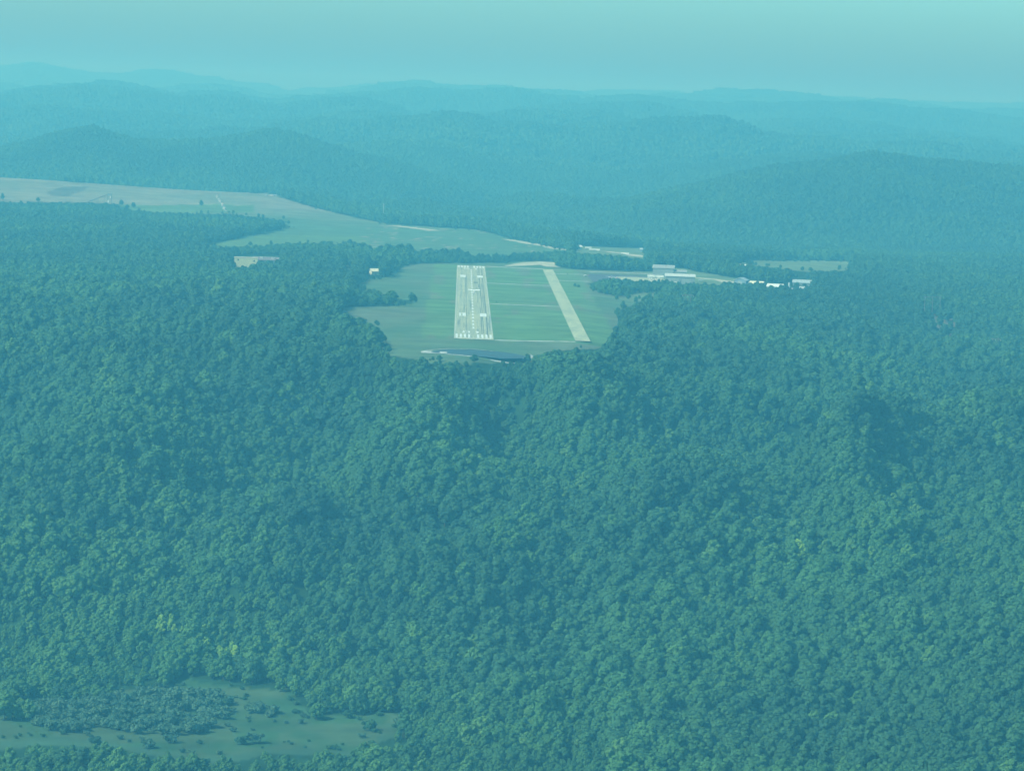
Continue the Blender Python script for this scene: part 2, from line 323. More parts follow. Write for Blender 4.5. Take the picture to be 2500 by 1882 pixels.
# ------------------------------------------------------------------ the terrain sheet
FLOOR = (0.022, 0.055, 0.024)
def cover_color(X, Y, Z):
    px, py = to_px(X, Y, Z)
    jx = fbm(X/40, Y/70, 5, 3)*6; jy = fbm(X/40, Y/70, 6, 3)*2.0
    qx, qy = px+jx, py+jy
    c = np.tile(np.array(FLOOR), (len(X), 1))
    def put(mask, col, var=None):
        c[mask] = col
    meadow = np.array((0.095, 0.155, 0.075)); brown = np.array((0.185, 0.165, 0.115)); mown = np.array((0.115, 0.205, 0.070)); bare = np.array((0.26, 0.225, 0.17))
    a = inpoly(qx, qy, P_AIR) & (Y > 2500)
    t = np.clip(fbm(X/90, Y/160, 77, 4)*1.3+0.45, 0, 1)[:, None]
    c[a] = (meadow*(1-t)+np.array((0.140, 0.165, 0.095))*t)[a]
    bk = inpoly(qx, qy, P_BACK) & (Y > 4000)
    t2 = np.clip(sstep(560, 480, qy)+fbm(X/120, Y/200, 78, 4)*0.55, 0, 1)[:, None]
    g2 = np.array((0.095, 0.160, 0.075)); b2 = np.array((0.225, 0.215, 0.15))
    c[bk] = (g2*(1-t2)+b2*t2)[bk]
    # greener strips in the back field
    gs = bk & (((qy > 575) & (qx < 900)) | ((qy > 500) & (qy < 520) & (qx < 620)))
    c[gs] = (0.115, 0.19, 0.07)
    pit = inpoly(qx, qy, [(115, 470), (150, 458), (215, 455), (205, 464), (160, 480), (125, 478)]); c[pit & bk] = (0.13, 0.12, 0.09)
    ero = bk & (np.abs(fbm(X/60, Y/90, 79, 4)) < 0.02) & (qx > 880); c[ero] = (0.3, 0.27, 0.2)
    for P in (P_HANG, P_EAST, P_FIELD2, P_ROADE, P_GAP1):
        q = inpoly(qx, qy, P) & (Y > 3000); c[q] = (0.15, 0.20, 0.10)
    for P in (P_BARE, P_BARE2):
        q = inpoly(qx, qy, P) & (Y > 2400); c[q] = (0.135, 0.125, 0.09)
    q = inpoly(qx, qy, P_TRACK) & (Y > 2400); c[q] = (0.28, 0.32, 0.16)
    q = inpoly(qx, qy, P_PALE) & (Y > 2400); c[q] = (0.4, 0.38, 0.28)
    q = inpoly(px+jx, py+jy*4, P_CLEAR) & (Y < 2300)
    # soft-edged clearing in the valley, brownish where the ground is thin
    c[inpoly(px, py-18, P_CLEAR) & (Y < 2300)] = (0.055, 0.105, 0.058)
    t3 = np.clip(fbm(X/16, Y/30, 80, 5)*2.2+0.5, 0, 1)[:, None]
    c[q] = (np.array((0.045, 0.100, 0.042))*(1-t3)+np.array((0.070, 0.110, 0.052))*t3)[q]
    # mown grass inside and around the runway and the taxiway
    mw = (X > RWX-25) & (X < RWX+RWW+18) & (Y > RWY0-14) & (Y < RWY1+12)
    tx = TAXL+(Y-TAXY0)*TAXS
    mw |= (X > RWX) & (X < tx+TAXW+26) & (Y > RWY0-6) & (Y < RWY1+2)
    mw &= (Y > RWY0-14)
    lane = 0.5+0.5*np.sin(X/9.0+fbm(X/50, Y/300, 90, 2)*2)
    t4 = (np.clip(fbm(X/70, Y/240, 81, 4)*1.1+0.4, 0, 1)*0.75+lane*0.25)[:, None]
    c[mw] = (mown*(1-t4)+np.array((0.125, 0.195, 0.085))*t4)[mw]
    wn_ = mw & (fbm(X/18, Y/120, 82, 3) > 0.42); c[wn_] = (0.15, 0.18, 0.10)
    return c
# runway and taxiway laid out on the ground from their four corners
bl = atZ(1108, 825); br = atZ(1205, 827); tl = atZ(1116, 646.5); tr = atZ(1184, 651)
RWX = float(bl[0]+tl[0])/2; RWW = float((br[0]-bl[0])+(tr[0]-tl[0]))/2
RWY0 = float(bl[1]+br[1])/2; RWY1 = float(tl[1]+tr[1])/2
ta = atZ(1404, 830.5); tb = atZ(1438, 833.5); tc_ = atZ(1325, 658); td = atZ(1346, 658.5)
TAXY0 = float(ta[1]+tb[1])/2; TAXY1 = float(tc_[1]+td[1])/2
TAXL = float(ta[0]); TAXW = float(tb[0]-ta[0]); TAXS = float(tc_[0]-ta[0])/(TAXY1-TAXY0)
print('RUNWAY', RWX, RWW, RWY0, RWY1, 'TAXI', TAXL, TAXW, TAXY0, TAXY1, TAXS, float(td[0]-tc_[0]))

def structure(name, me, mats):
    o = bpy.data.objects.new(name, me); COL.objects.link(o); o['kind'] = 'structure'
    for m in (mats if isinstance(mats, (list, tuple)) else [mats]): me.materials.append(m)
    return o
def build_terrain():
    nr, nc = 900, 470
    ys = np.geomspace(1150, 24000, nr); us = np.linspace(-0.215, 0.215, nc)
    U, Y = np.meshgrid(us, ys); X = U*Y
    Z = H(X.ravel(), Y.ravel()).reshape(X.shape)
    co = np.stack([X, Y, Z], -1).reshape(-1, 3)
    i = np.arange((nr-1)*(nc-1)); r = i//(nc-1); c = i % (nc-1); a = r*nc+c
    f = np.stack([a, a+1, a+nc+1, a+nc], -1)
    me = bpy.data.meshes.new('terrain'); me.vertices.add(len(co)); me.vertices.foreach_set('co', co.ravel())
    me.loops.add(f.size); me.polygons.add(len(f)); me.loops.foreach_set('vertex_index', f.ravel().astype(np.int32))
    me.polygons.foreach_set('loop_start', np.arange(0, f.size, 4, dtype=np.int32)); me.polygons.foreach_set('loop_total', np.full(len(f), 4, np.int32))
    me.update(calc_edges=True)
    me.polygons.foreach_set('use_smooth', np.ones(len(f), bool))
    col = np.ones((len(co), 4)); col[:, :3] = cover_color(co[:, 0], co[:, 1], co[:, 2])
    at = me.color_attributes.new('cover', 'FLOAT_COLOR', 'POINT'); at.data.foreach_set('color', col.ravel())
    structure('terrain', me, terrain_mat())
    return Z
ZG = build_terrain()
def H(X, Y):
    # height of the built sheet itself (bilinear between its vertices)
    X = np.asarray(X, float); Y = np.asarray(Y, float)
    gi = np.clip(np.log(np.maximum(Y, 1)/1150.0)/math.log(24000/1150.0)*899, 0, 898.999); gj = np.clip((X/np.maximum(Y, 1)+0.215)/0.43*469, 0, 468.999)
    i = gi.astype(int); j = gj.astype(int); a = gi-i; b = gj-j
    return (ZG[i, j]*(1-a)+ZG[i+1, j]*a)*(1-b)+(ZG[i, j+1]*(1-a)+ZG[i+1, j+1]*a)*b

# ------------------------------------------------------------------ mesh helper
class MB:
    def __init__(s): s.v = []; s.f = []
    def quad(s, *p): n = len(s.v); s.v += [tuple(q) for q in p]; s.f.append(tuple(range(n, n+len(p)))); return s
    def box(s, x0, x1, y0, y1, z0, z1):
        n = len(s.v); s.v += [(x0, y0, z0), (x1, y0, z0), (x1, y1, z0), (x0, y1, z0), (x0, y0, z1), (x1, y0, z1), (x1, y1, z1), (x0, y1, z1)]
        s.f += [(n+3, n+2, n+1, n), (n+4, n+5, n+6, n+7), (n, n+1, n+5, n+4), (n+1, n+2, n+6, n+5), (n+2, n+3, n+7, n+6), (n+3, n, n+4, n+7)]; return s
    def tube(s, pts, rad, k=6, cap=True):
        n0 = len(s.v); pts = [Vector(p) for p in pts]
        for i, p in enumerate(pts):
            d = (pts[min(i+1, len(pts)-1)]-pts[max(i-1, 0)]).normalized()
            a = d.orthogonal().normalized(); b = d.cross(a); r = rad[i] if isinstance(rad, (list, tuple)) else rad
            if i and a.dot(pa) < 0: a = -a; b = -b
            if i: a = (pa-d*pa.dot(d)).normalized(); b = d.cross(a)
            pa = a
            for j in range(k):
                t = 2*math.pi*j/k; s.v.append(tuple(p+a*(r*math.cos(t))+b*(r*math.sin(t))))
        for i in range(len(pts)-1):
            for j in range(k):
                q = n0+i*k; s.f.append((q+j, q+(j+1) % k, q+k+(j+1) % k, q+k+j))
        if cap: s.f.append(tuple(n0+j for j in reversed(range(k)))); s.f.append(tuple(n0+(len(pts)-1)*k+j for j in range(k)))
        return s
    def build(s, name, m, parent=None, smooth=False):
        me = bpy.data.meshes.new(name); me.from_pydata(s.v, [], s.f); me.materials.append(m); me.update()
        if smooth:
            for p in me.polygons: p.use_smooth = True
        o = bpy.data.objects.new(name, me); COL.objects.link(o)
        if parent: o.parent = parent
        return o
def thing(name, label, cat, loc, rz=0, group=None, sc=1.0):
    o = bpy.data.objects.new(name, None); COL.objects.link(o); o.location = loc; o.rotation_euler = (0, 0, rz); o.scale = (sc, sc, sc)
    o.empty_display_size = 2; o['label'] = label; o['category'] = cat
    if group: o['group'] = group
    return o
def tag(o, label, cat, group=None):
    o['label'] = label; o['category'] = cat
    if group: o['group'] = group
    return o
def copy_tree(o, loc, rz, label, sc=None, group=None):
    c = o.copy(); COL.objects.link(c); c.location = loc; c.rotation_euler = (0, 0, rz); c['label'] = label
    if sc: c.scale = (sc, sc, sc)
    if group: c['group'] = group
    for ch in list(o.children):
        d = ch.copy(); COL.objects.link(d); d.parent = c
        for g in list(ch.children):
            e = g.copy(); COL.objects.link(e); e.parent = d
    return c

# ------------------------------------------------------------------ runway, taxiway, drains
def runway_build(nt, b):
    L = nt.links.new
    tc = N(nt, 'ShaderNodeTexCoord'); mp = N(nt, 'ShaderNodeMapping'); mp.inputs['Scale'].default_value = (0.42, 0.004, 1)
    L(tc.outputs['Object'], mp.inputs[0])
    n1 = N(nt, 'ShaderNodeTexNoise'); n1.inputs['Scale'].default_value = 1; n1.inputs['Detail'].default_value = 5; n1.inputs['Roughness'].default_value = 0.65
    L(mp.outputs[0], n1.inputs[0])
    cr = N(nt, 'ShaderNodeValToRGB'); e = cr.color_ramp.elements
    e[0].position = 0.34; e[0].color = (0.17, 0.19, 0.18, 1); e[1].position = 0.66; e[1].color = (0.48, 0.47, 0.30, 1)
    k = cr.color_ramp.elements.new(0.43); k.color = (0.35, 0.37, 0.28, 1)
    L(n1.outputs[0], cr.inputs[0])
    n2 = N(nt, 'ShaderNodeTexNoise'); n2.inputs['Scale'].default_value = 0.09; n2.inputs['Detail'].default_value = 4; L(tc.outputs['Object'], n2.inputs[0])
    mr = N(nt, 'ShaderNodeMapRange'); mr.inputs[1].default_value = 0.3; mr.inputs[2].default_value = 0.7; mr.inputs[3].default_value = 0.82; mr.inputs[4].default_value = 1.12
    L(n2.outputs[0], mr.inputs[0])
    sc = N(nt, 'ShaderNodeVectorMath', operation='SCALE'); L(cr.outputs[0], sc.inputs[0]); L(mr.outputs[0], sc.inputs['Scale']); L(sc.outputs[0], b.inputs['Base Color'])
M_RUN = mat('runway_asphalt', (0.3, 0.3, 0.28), 0.9, 0.1, build=runway_build)
M_TAX = mat('taxiway_asphalt', (0.4, 0.4, 0.34), 0.9, 0.1, build=noisy(0.06, (0.35, 0.37, 0.25), (0.48, 0.48, 0.30), (1.6, 0.25, 1), 6))
M_CONC = mat('drain_concrete', (0.5, 0.5, 0.46), 0.9, 0.1, build=noisy(0.12, (0.30, 0.33, 0.27), (0.55, 0.54, 0.48), lo=0.35, hi=0.55))
M_SEAL = mat('tar_seal', (0.07, 0.08, 0.09), 0.8)
ZR = 0.06
run = bpy.data.objects.new('runway', None)
mb = MB(); mb.box(RWX, RWX+RWW, RWY0, RWY1, -0.2, ZR)
run = mb.build('runway', M_RUN); run['kind'] = 'structure'; run['label'] = 'long pale asphalt runway with white painted markings'
xc = RWX+RWW/2; LEN = RWY1-RWY0; FT = 0.3048
ZM = ZR+0.035
def mark(name, x0, x1, y0, y1, m=M_MARK, z=ZM, wob=0.0):
    b = MB(); n = 6; v = []
    if wob:
        for k in range(n+1): b.v.append((x0+random.uniform(-wob, wob), y0+(y1-y0)*k/n, z)); b.v.append((x1+random.uniform(-wob, wob), y0+(y1-y0)*k/n, z))
        for k in range(n): b.f.append((2*k, 2*k+1, 2*k+3, 2*k+2))
    else: b.quad((x0, y0, z), (x1, y0, z), (x1, y1, z), (x0, y1, z))
    return b.build(name, m, run)
for end in (0, 1):
    for s in (-1, 1):
        for k in range(4):
            xa = xc+s*(2.6+k*3.25); w = s*1.75
            y0 = RWY0+5 if end == 0 else RWY1-5-44
            mark('threshold_stripe', min(xa, xa+w), max(xa, xa+w), y0, y0+44)
NEAR_AIM = float(atZ(1140, 772)[1]); FAR_AIM = float(atZ(1140, 677)[1])
for Ya, dl in ((NEAR_AIM, 46), (FAR_AIM, 46)):
    mark('aiming_point_marking', xc-11.6, xc-6.0, Ya, Ya+dl); mark('aiming_point_marking', xc+6.0, xc+11.6, Ya, Ya+dl)
mark('worn_patch', xc-10.2, xc-8.9, NEAR_AIM+2, NEAR_AIM+40, M_RUN, ZM+0.03)
y = RWY0+118; cyc = (RWY1-70-(RWY0+118))/23.0
for k in range(23):
    mark('centreline_dash', xc-0.7, xc+0.7, y+k*cyc, y+k*cyc+cyc*0.54)
mark('threshold_bar', xc-14.0, xc+14.0, RWY0+0.8, RWY0+3.0)
for s in (-1, 1):
    xe = xc+s*14.7; mark('edge_stripe', xe-0.1, xe+0.1, RWY0+4, RWY1-4)
for xo, ya, yb, w in ((8.2, 60, LEN-40, .22), (11.3, 20, LEN-90, .3), (9.8, 300, LEN*0.7, .15), (-5.6, 90, LEN*0.8, .14), (-7.6, 130, LEN*0.55, .1), (4.8, 500, 760, .12), (6.7, 30, 420, .14)):
    mark('tar_joint', xc+xo-w, xc+xo+w, RWY0+ya, RWY0+yb, M_SEAL, ZM-0.015, 0.16)
sk_ = atZ(1160, 690); mark('dark_patch', float(sk_[0])-1.6, float(sk_[0])+2.6, float(sk_[1])-9, float(sk_[1])+9, M_SEAL, ZM-0.008)  # dark rectangle on the asphalt beyond the flying aircraft
# painted runway numbers built from bars
def bars(name, ox, oy, segs, W, Hh, flip=False):
    b = MB()
    for (a0, b0, a1, b1) in segs:
        x0, x1, y0, y1 = a0*W, a1*W, b0*Hh, b1*Hh
        if flip: x0, x1, y0, y1 = -x1, -x0, -y1, -y0
        b.quad((ox+x0, oy+y0, ZM+0.004), (ox+x1, oy+y0, ZM+0.004), (ox+x1, oy+y1, ZM+0.004), (ox+x0, oy+y1, ZM+0.004))
    return b.build(name, M_MARK, run)
ZERO = [(0, 0, .26, 1), (.74, 0, 1, 1), (.26, 0, .74, .14), (.26, .86, .74, 1)]
ONE = [(.36, 0, .64, 1), (.12, .76, .36, .88)]
NINE = [(.74, 0, 1, 1), (0, .46, .26, 1), (.26, .86, .74, 1), (.26, .46, .74, .6), (0, 0, .74, .14)]
yn = RWY0+64
bars('runway_number', xc-8.6, yn, ZERO, 5.8, 22); bars('runway_number', xc+1.2, yn, [(.2, 0, .62, 1), (0, .72, .2, .88)], 4.6, 22)
yf = RWY1-62
bars('runway_number', xc+8.2, yf, ONE, 5.8, 22, True); bars('runway_number', xc-1.6, yf, NINE, 5.8, 22, True)
# chevrons at the near end
for k in range(4):
    b = MB(); cx_ = xc-11.1+k*7.4
    for s in (-1, 1):
        b.quad((cx_, RWY0-1.0, ZM), (cx_, RWY0-4.0, ZM), (cx_+s*2.1, RWY0-8.6, ZM), (cx_+s*2.1, RWY0-5.6, ZM)) if s > 0 else b.quad((cx_, RWY0-1.0, ZM), (cx_+s*2.1, RWY0-5.6, ZM), (cx_+s*2.1, RWY0-8.6, ZM), (cx_, RWY0-4.0, ZM))
    b.build('chevron', M_MARK, run)
mb = MB().box(RWX, RWX+RWW, RWY0-9.5, RWY0, -0.2, ZR-0.01); o = mb.build('blast_pad', M_TAX); o['kind'] = 'structure'; o['label'] = 'short asphalt pad before the near runway end'

def ribbon(name, pts, w, m, z=0.05, kind='structure', label=None, thick=0.0, jitter=0.0):
    """a strip of ground surface following the terrain; pts in world XY"""
    P = [Vector((p[0], p[1])) for p in pts]; out = []
    for a, b_ in zip(P[:-1], P[1:]):
        n = max(1, int((b_-a).length/9))
        out += [a.lerp(b_, k/n) for k in range(n)]
    out.append(P[-1]); b = MB(); n = len(out)
    wf = w if callable(w) else (lambda t: w)
    for i, p in enumerate(out):
        d = (out[min(i+1, n-1)]-out[max(i-1, 0)]).normalized(); q = Vector((-d.y, d.x)); hw = wf(i/(n-1))/2*(1+random.uniform(-jitter, jitter))
        for s in (-1, -0.33, .33, 1):
            t = p+q*(hw*s); b.v.append((t.x, t.y, max(float(H(t.x, t.y)), -200)+z))
    for i in range(n-1):
        for j in range(3):
            a = i*4+j; b.f.append((a+1, a, a+4, a+5))
    o = b.build(name, m)
    if kind: o['kind'] = kind
    if label: o['label'] = label
    return o
# taxiway
b = MB(); n = 24
for k in range(n+1):
    yy = TAXY0-4+(TAXY1-TAXY0+6)*k/n; x0 = TAXL+(yy-TAXY0)*TAXS
    w = TAXW*1.12+(float(td[0]-tc_[0])-TAXW)*k/n*0.5
    b.v += [(x0, yy, ZR), (x0+w, yy, ZR)]
for k in range(n): b.f.append((2*k, 2*k+1, 2*k+3, 2*k+2))
o = b.build('taxiway', M_TAX); o['kind'] = 'structure'; o['label'] = 'pale taxiway slanting away to the right of the runway'
# worn concrete drains crossing the grass: (photo pixels of both ends, width in metres along the ground)
def gline(*pp, z=0.0): return [tuple(float(c) for c in atZ(p[0], p[1], z)) for p in pp]
for i, (pp, w) in enumerate([([(1207, 829), (1290, 831), (1404, 833)], 5.5), ([(1196, 742), (1372, 749)], 6.5), ([(1189, 691.5), (1345, 698)], 7.5), ([(1184, 650.5), (1326, 657)], 11),
                 ([(1350, 668.5), (1424, 670.5)], 7), ([(1362, 685), (1440, 687.5)], 7)]):
    ribbon('drain_strip', gline(*pp), w, M_CONC, 0.10, label='narrow pale concrete strip crossing the mown grass')
# dirt lanes
M_DIRT = mat('pale_dirt', (0.5, 0.46, 0.34), 0.95, 0.05, build=noisy(0.09, (0.34, 0.33, 0.24), (0.60, 0.56, 0.42)))
ribbon('dirt_road', gline((1235, 649.5), (1262, 648), (1290, 645), (1320, 642), (1350, 641)), lambda t: 6+26*math.sin(min(t, .75)*2.2), M_DIRT, 0.08, label='pale dirt track curving behind the taxiway end')
ribbon('dirt_road', gline((1348, 641.5), (1338, 645), (1336, 648), (1352, 652)), 16, M_DIRT, 0.13, label='short pale dirt spur beside the taxiway end')
ribbon('dirt_road', [tuple(ground(a, c)[0][:2]) for a, c in ((1238, 585), (1290, 594), (1350, 605), (1400, 614))], 20, M_DIRT, 0.25, jitter=.5, label='straight pale road along the edge of the back field')
ribbon('dirt_road', [tuple(ground(a, c)[0][:2]) for a, c in ((958, 551.5), (1000, 556), (1040, 561), (1072, 564))], 20, M_DIRT, 0.25, jitter=.3, label='short pale strip high in the back field')
M_DKROAD = mat('asphalt_apron', (0.09, 0.095, 0.1), 0.9, 0.1, build=noisy(0.05, (0.085, 0.085, 0.10), (0.125, 0.125, 0.145)))
# apron and access road east of the taxiway
ap = gline((1432, 672), (1440, 669.5), (1510, 671), (1570, 674.5), (1612, 677), (1612, 690), (1560, 688), (1500, 687), (1448, 688))
b = MB(); b.quad(*[(x, y, 0.07) for x, y in ap]); o = b.build('apron', M_DKROAD); o['kind'] = 'structure'; o['label'] = 'dark asphalt apron east of the taxiway'
cp = gline((1506, 675.5), (1560, 677), (1618, 679.5), (1625, 684), (1570, 688), (1520, 686))
b = MB(); b.quad(*[(x, y, 0.12) for x, y in cp]); o = b.build('apron_slab', M_TAX); o['kind'] = 'structure'; o['label'] = 'pale concrete slab in front of the hangars'
gv = gline((1584, 680.5), (1618, 681.5), (1622, 690), (1600, 692), (1586, 687))
b = MB(); b.quad(*[(x, y, 0.17) for x, y in gv]); o = b.build('gravel_yard', M_DIRT); o['kind'] = 'structure'; o['label'] = 'pale gravel yard beside the front hangar'
ribbon('access_road', gline((1440, 664.5), (1500, 666), (1560, 668), (1640, 671.5)), 9, M_CONC, 0.1, label='pale access road running along the trees to the hangars')
ribbon('access_road', gline((1700, 678.5), (1735, 681), (1770, 684), (1790, 694)), 15, M_DIRT, 0.12, jitter=.4, label='gravel lane east of the hangars')
ribbon('dirt_road', [tuple(ground(a, c)[0][:2]) for a, c in ((1485, 614.5), (1500, 617), (1512, 619.5))], 24, M_DIRT, 0.3, label='pale bare strip beside the far road')
ribbon('dirt_road', [tuple(ground(a, c)[0][:2]) for a, c in ((1540, 621), (1550, 624), (1562, 628))], 26, M_DIRT, 0.3, label='pale bare bank at the end of the far road')

# pond on the shelf below the runway
PW = [(1052, 858.5), (1075, 854.5), (1095, 852.7), (1149, 853), (1190, 856), (1233, 860), (1266, 865), (1286, 870.5), (1276, 874.5), (1230, 875.5), (1198, 872.5), (1152, 868), (1098, 863.8), (1060, 861)]
ZP = -1.93
pw = gline(*PW, z=ZP)
M_WATER = mat('pond_water', (0.03, 0.05, 0.07), 0.12, 0.5)
def water_build(nt, b_):
    L = nt.links.new; tc = N(nt, 'ShaderNodeTexCoord'); nz = N(nt, 'ShaderNodeTexNoise'); nz.inputs['Scale'].default_value = 0.8; nz.inputs['Detail'].default_value = 3
    L(tc.outputs['Object'], nz.inputs[0]); bp = N(nt, 'ShaderNodeBump'); bp.inputs['Strength'].default_value = 0.25; bp.inputs['Distance'].default_value = 0.3
    L(nz.outputs[0], bp.inputs['Height']); L(bp.outputs[0], b_.inputs['Normal'])
M_WATER = mat('pond_water', (0.055, 0.075, 0.080), 0.5, 0.12, build=water_build)
b = MB(); b.quad(*[(x, y, ZP) for x, y in pw]); o = b.build('pond', M_WATER); o['kind'] = 'structure'; o['label'] = 'dark narrow pond below the near runway end'
def bank(pp, w, label, m=M_STONE): return ribbon('stone_bank', gline(*pp, z=ZP), w, m, 0.12, label=label, jitter=.55)
bank([(1028, 857.5), (1040, 858), (1060, 859.5), (1084, 863)], lambda t: 5+14*math.sin(t*3.1), 'pale stone fan at the left tip of the pond')
bank([(1030, 857.3), (1060, 853.2), (1095, 851.6), (1149, 852), (1190, 855)], 2.4, 'thin stone edging along the far side of the pond')
bank([(1195, 855.6), (1233, 859), (1266, 864), (1288, 870)], 2.4, 'thin stone edging at the far right of the pond')
bank([(1090, 864.5), (1120, 866.5), (1152, 869)], 5, 'pale stones along the near left shore of the pond')
bank([(1197, 873.8), (1216, 875.5), (1245, 876.6), (1281, 876)], lambda t: 4+6*math.sin(t*3.1), 'bright stone dam face at the near right of the pond')
# bare scars on the slope left of the airfield




# ------------------------------------------------------------------ trees
def quads_on_lobes(rg, lobes, nq, size, jit=0.42):
    c = np.array([l[:3] for l in lobes]); r = np.array([l[3:6] for l in lobes])
    area = (r[:, 0]*r[:, 2]); p = area/area.sum()
    k = rg.choice(len(lobes), nq*2, p=p)
    d = rg.normal(size=(nq*2, 3)); d /= np.linalg.norm(d, axis=1)[:, None]; d[:, 2] = np.where(d[:, 2] < -0.35, -d[:, 2], d[:, 2])
    P = c[k]+d*r[k]*rg.uniform(0.86, 1.1, (nq*2, 1))
    # drop those buried inside another lobe
    q = (((P[:, None, :]-c[None])/r[None])**2).sum(-1); q[np.arange(len(k)), k] = 9
    keep = (q > 0.72).all(1); P = P[keep][:nq]; d = d[keep][:nq]
    nrm = d+rg.normal(size=d.shape)*jit*0.6; nrm[:, 2] += 0.25; nrm /= np.linalg.norm(nrm, axis=1)[:, None]
    a = np.cross(nrm, rg.normal(size=nrm.shape)); a /= np.linalg.norm(a, axis=1)[:, None]; b = np.cross(nrm, a)
    s = size*rg.uniform(0.6, 1.35, (len(P), 1))
    v = np.stack([P-a*s-b*s*.7, P+a*s-b*s*.8, P+a*s*.9+b*s*.7, P-a*s*.8+b*s], 1).reshape(-1, 3)
    f = np.arange(len(v)).reshape(-1, 4)
    return v, f
def core(lobes, k=0.86, seg=7, rings=5):
    V = []; F = []
    for l in lobes:
        n0 = len(V); c = np.array(l[:3]); r = np.array(l[3:6])*k
        V.append(tuple(c+r*(0, 0, 1)))
        for i in range(1, rings):
            ph = math.pi*i/rings
            for j in range(seg):
                t = 2*math.pi*j/seg+i*.4; V.append(tuple(c+r*np.array((math.sin(ph)*math.cos(t), math.sin(ph)*math.sin(t), math.cos(ph)))))
        V.append(tuple(c-r*(0, 0, 1)))
        for j in range(seg): F.append((n0, n0+1+j, n0+1+(j+1) % seg))
        for i in range(rings-2):
            for j in range(seg):
                a = n0+1+i*seg; F.append((a+j, a+seg+j, a+seg+(j+1) % seg, a+(j+1) % seg))
        a = n0+1+(rings-2)*seg; e = n0+1+(rings-1)*seg
        for j in range(seg): F.append((a+j, e, a+(j+1) % seg))
    return V, F
def tree_lobes(rg, kind):
    # crown outlines in metres, about 10 m wide and 17-20 m tall
    if kind == 'broad': Hh, Rr, z0 = 15, 7.2, 4
    elif kind == 'tall': Hh, Rr, z0 = 16.5, 5.6, 3.5
    elif kind == 'cone': Hh, Rr, z0 = 17.5, 4.4, 3
    else: Hh, Rr, z0 = 13, 5.4, 3
    L = []; n = {'broad': 22, 'tall': 19, 'cone': 15, 'round': 15}[kind]
    for i in range(n):
        t = (i+rg.uniform(0, 1))/n; z = z0+(Hh-z0)*t
        if kind == 'cone': prof = 1-t*0.92
        elif kind == 'tall': prof = math.sin(math.pi*(0.2+0.78*t))**0.7
        else: prof = math.sin(math.pi*(0.22+0.72*t))**0.8
        a = i*2.399+rg.uniform(-.5, .5); rr = Rr*prof*rg.uniform(0.40, 0.82)
        s = Rr*rg.uniform(0.24, 0.42)*(0.6+0.4*prof)
        L.append((rr*math.cos(a), rr*math.sin(a), z, s, s, s*rg.uniform(.75, 1.1)))
    L.append((0, 0, (z0+Hh)/2, Rr*.5, Rr*.5, (Hh-z0)*.42))
    return L, Hh, Rr, z0
def np_mesh(name, V, F, mats, mi=None):
    me = bpy.data.meshes.new(name); me.from_pydata([tuple(v) for v in V], [], [tuple(int(i) for i in f) for f in F])
    for m in mats: me.materials.append(m)
    if mi is not None: me.polygons.foreach_set('material_index', np.array(mi, np.int32))
    me.update(); return me
def make_tree(seed, kind, nq, size, leaf=M_LEAF, flower=None):
    rg = np.random.default_rng(seed); lobes, Hh, Rr, z0 = tree_lobes(rg, kind)
    v, f = quads_on_lobes(rg, lobes, nq, size); cv, cf = core(lobes, 0.82)
    V = list(map(tuple, v))+cv; F = [tuple(q) for q in f]+[tuple(i+len(v) for i in q) for q in cf]
    crown = np_mesh('crown', V, F, [leaf])
    tb = MB(); tb.tube([(0, 0, -1.5), (0.05, 0, 2), (0.15, 0.1, z0), (0.1, 0.1, Hh*.75)], [.42, .32, .24, .08], 7)
    for k in range(5):
        a = k*1.3+rg.uniform(0, 1); z = z0*.8+k*0.8; tb.tube([(0.1, 0.05, z), (math.cos(a)*Rr*.3, math.sin(a)*Rr*.3, z+1.6), (math.cos(a)*Rr*.6, math.sin(a)*Rr*.6, z+2.8)], [.14, .1, .04], 5)
    trunk = np_mesh('trunk', tb.v, tb.f, [M_BARK])
    V2 = V+tb.v; F2 = F+[tuple(i+len(V) for i in q) for q in tb.f]
    whole = np_mesh('tree_whole', V2, F2, [leaf, M_BARK], [0]*len(F)+[1]*len(tb.f))
    return crown, trunk, whole, Hh
KINDS = [('broad', 'rounded'), ('tall', 'tall narrow'), ('round', 'small round'), ('broad', 'rounded'), ('round', 'small round'), ('tall', 'tall narrow'), ('broad', 'rounded'), ('round', 'small round')]
PROTO = [make_tree(100+i, k[0], 1300, 0.50) for i, k in enumerate(KINDS)]
MID = [make_tree(200+i, k[0], 420, 0.80) for i, k in enumerate(KINDS[:5])]
YEL = make_tree(300, 'tall', 800, 0.5, M_LEAFY)
M_LEAFM = leaf_mat('leaves_light_green', (0.060, 0.146, 0.040), (0.096, 0.196, 0.050), (1.15, 1.1, 1), (0.85, 0.92, 1))
MED = [make_tree(320+i, k, 1000, 0.5, M_LEAFM) for i, k in enumerate(('tall', 'round', 'broad'))]
def make_clump(seed, span, ntree, nq, size, core_seg=5):
    rg = np.random.default_rng(seed); V = []; F = []
    for i in range(ntree):
        x, y = rg.uniform(-span/2, span/2, 2); h = rg.uniform(11, 19); r = rg.uniform(3.8, 6.2)
        lobes = [(x, y, h-r*1.1, r, r, r*1.15), (x+rg.uniform(-2, 2), y+rg.uniform(-2, 2), h-r*.6, r*.6, r*.6, r*.7), (x, y, h*.35, r*.8, r*.8, h*.35)]
        v, f = quads_on_lobes(rg, lobes, nq, size, 0.6); cv, cf = core(lobes, .9, core_seg, 4)
        n = len(V); V += list(map(tuple, v))+cv; F += [tuple(q+n) for q in f]+[tuple(a+n+len(v) for a in q) for q in cf]
    return np_mesh('clump', V, F, [M_LEAF])
CLUMP = [make_clump(400+i, 38, 15, 60, 1.2) for i in range(5)]
BIGC = [make_clump(500+i, 90, 70, 14, 2.4, 5) for i in range(4)]

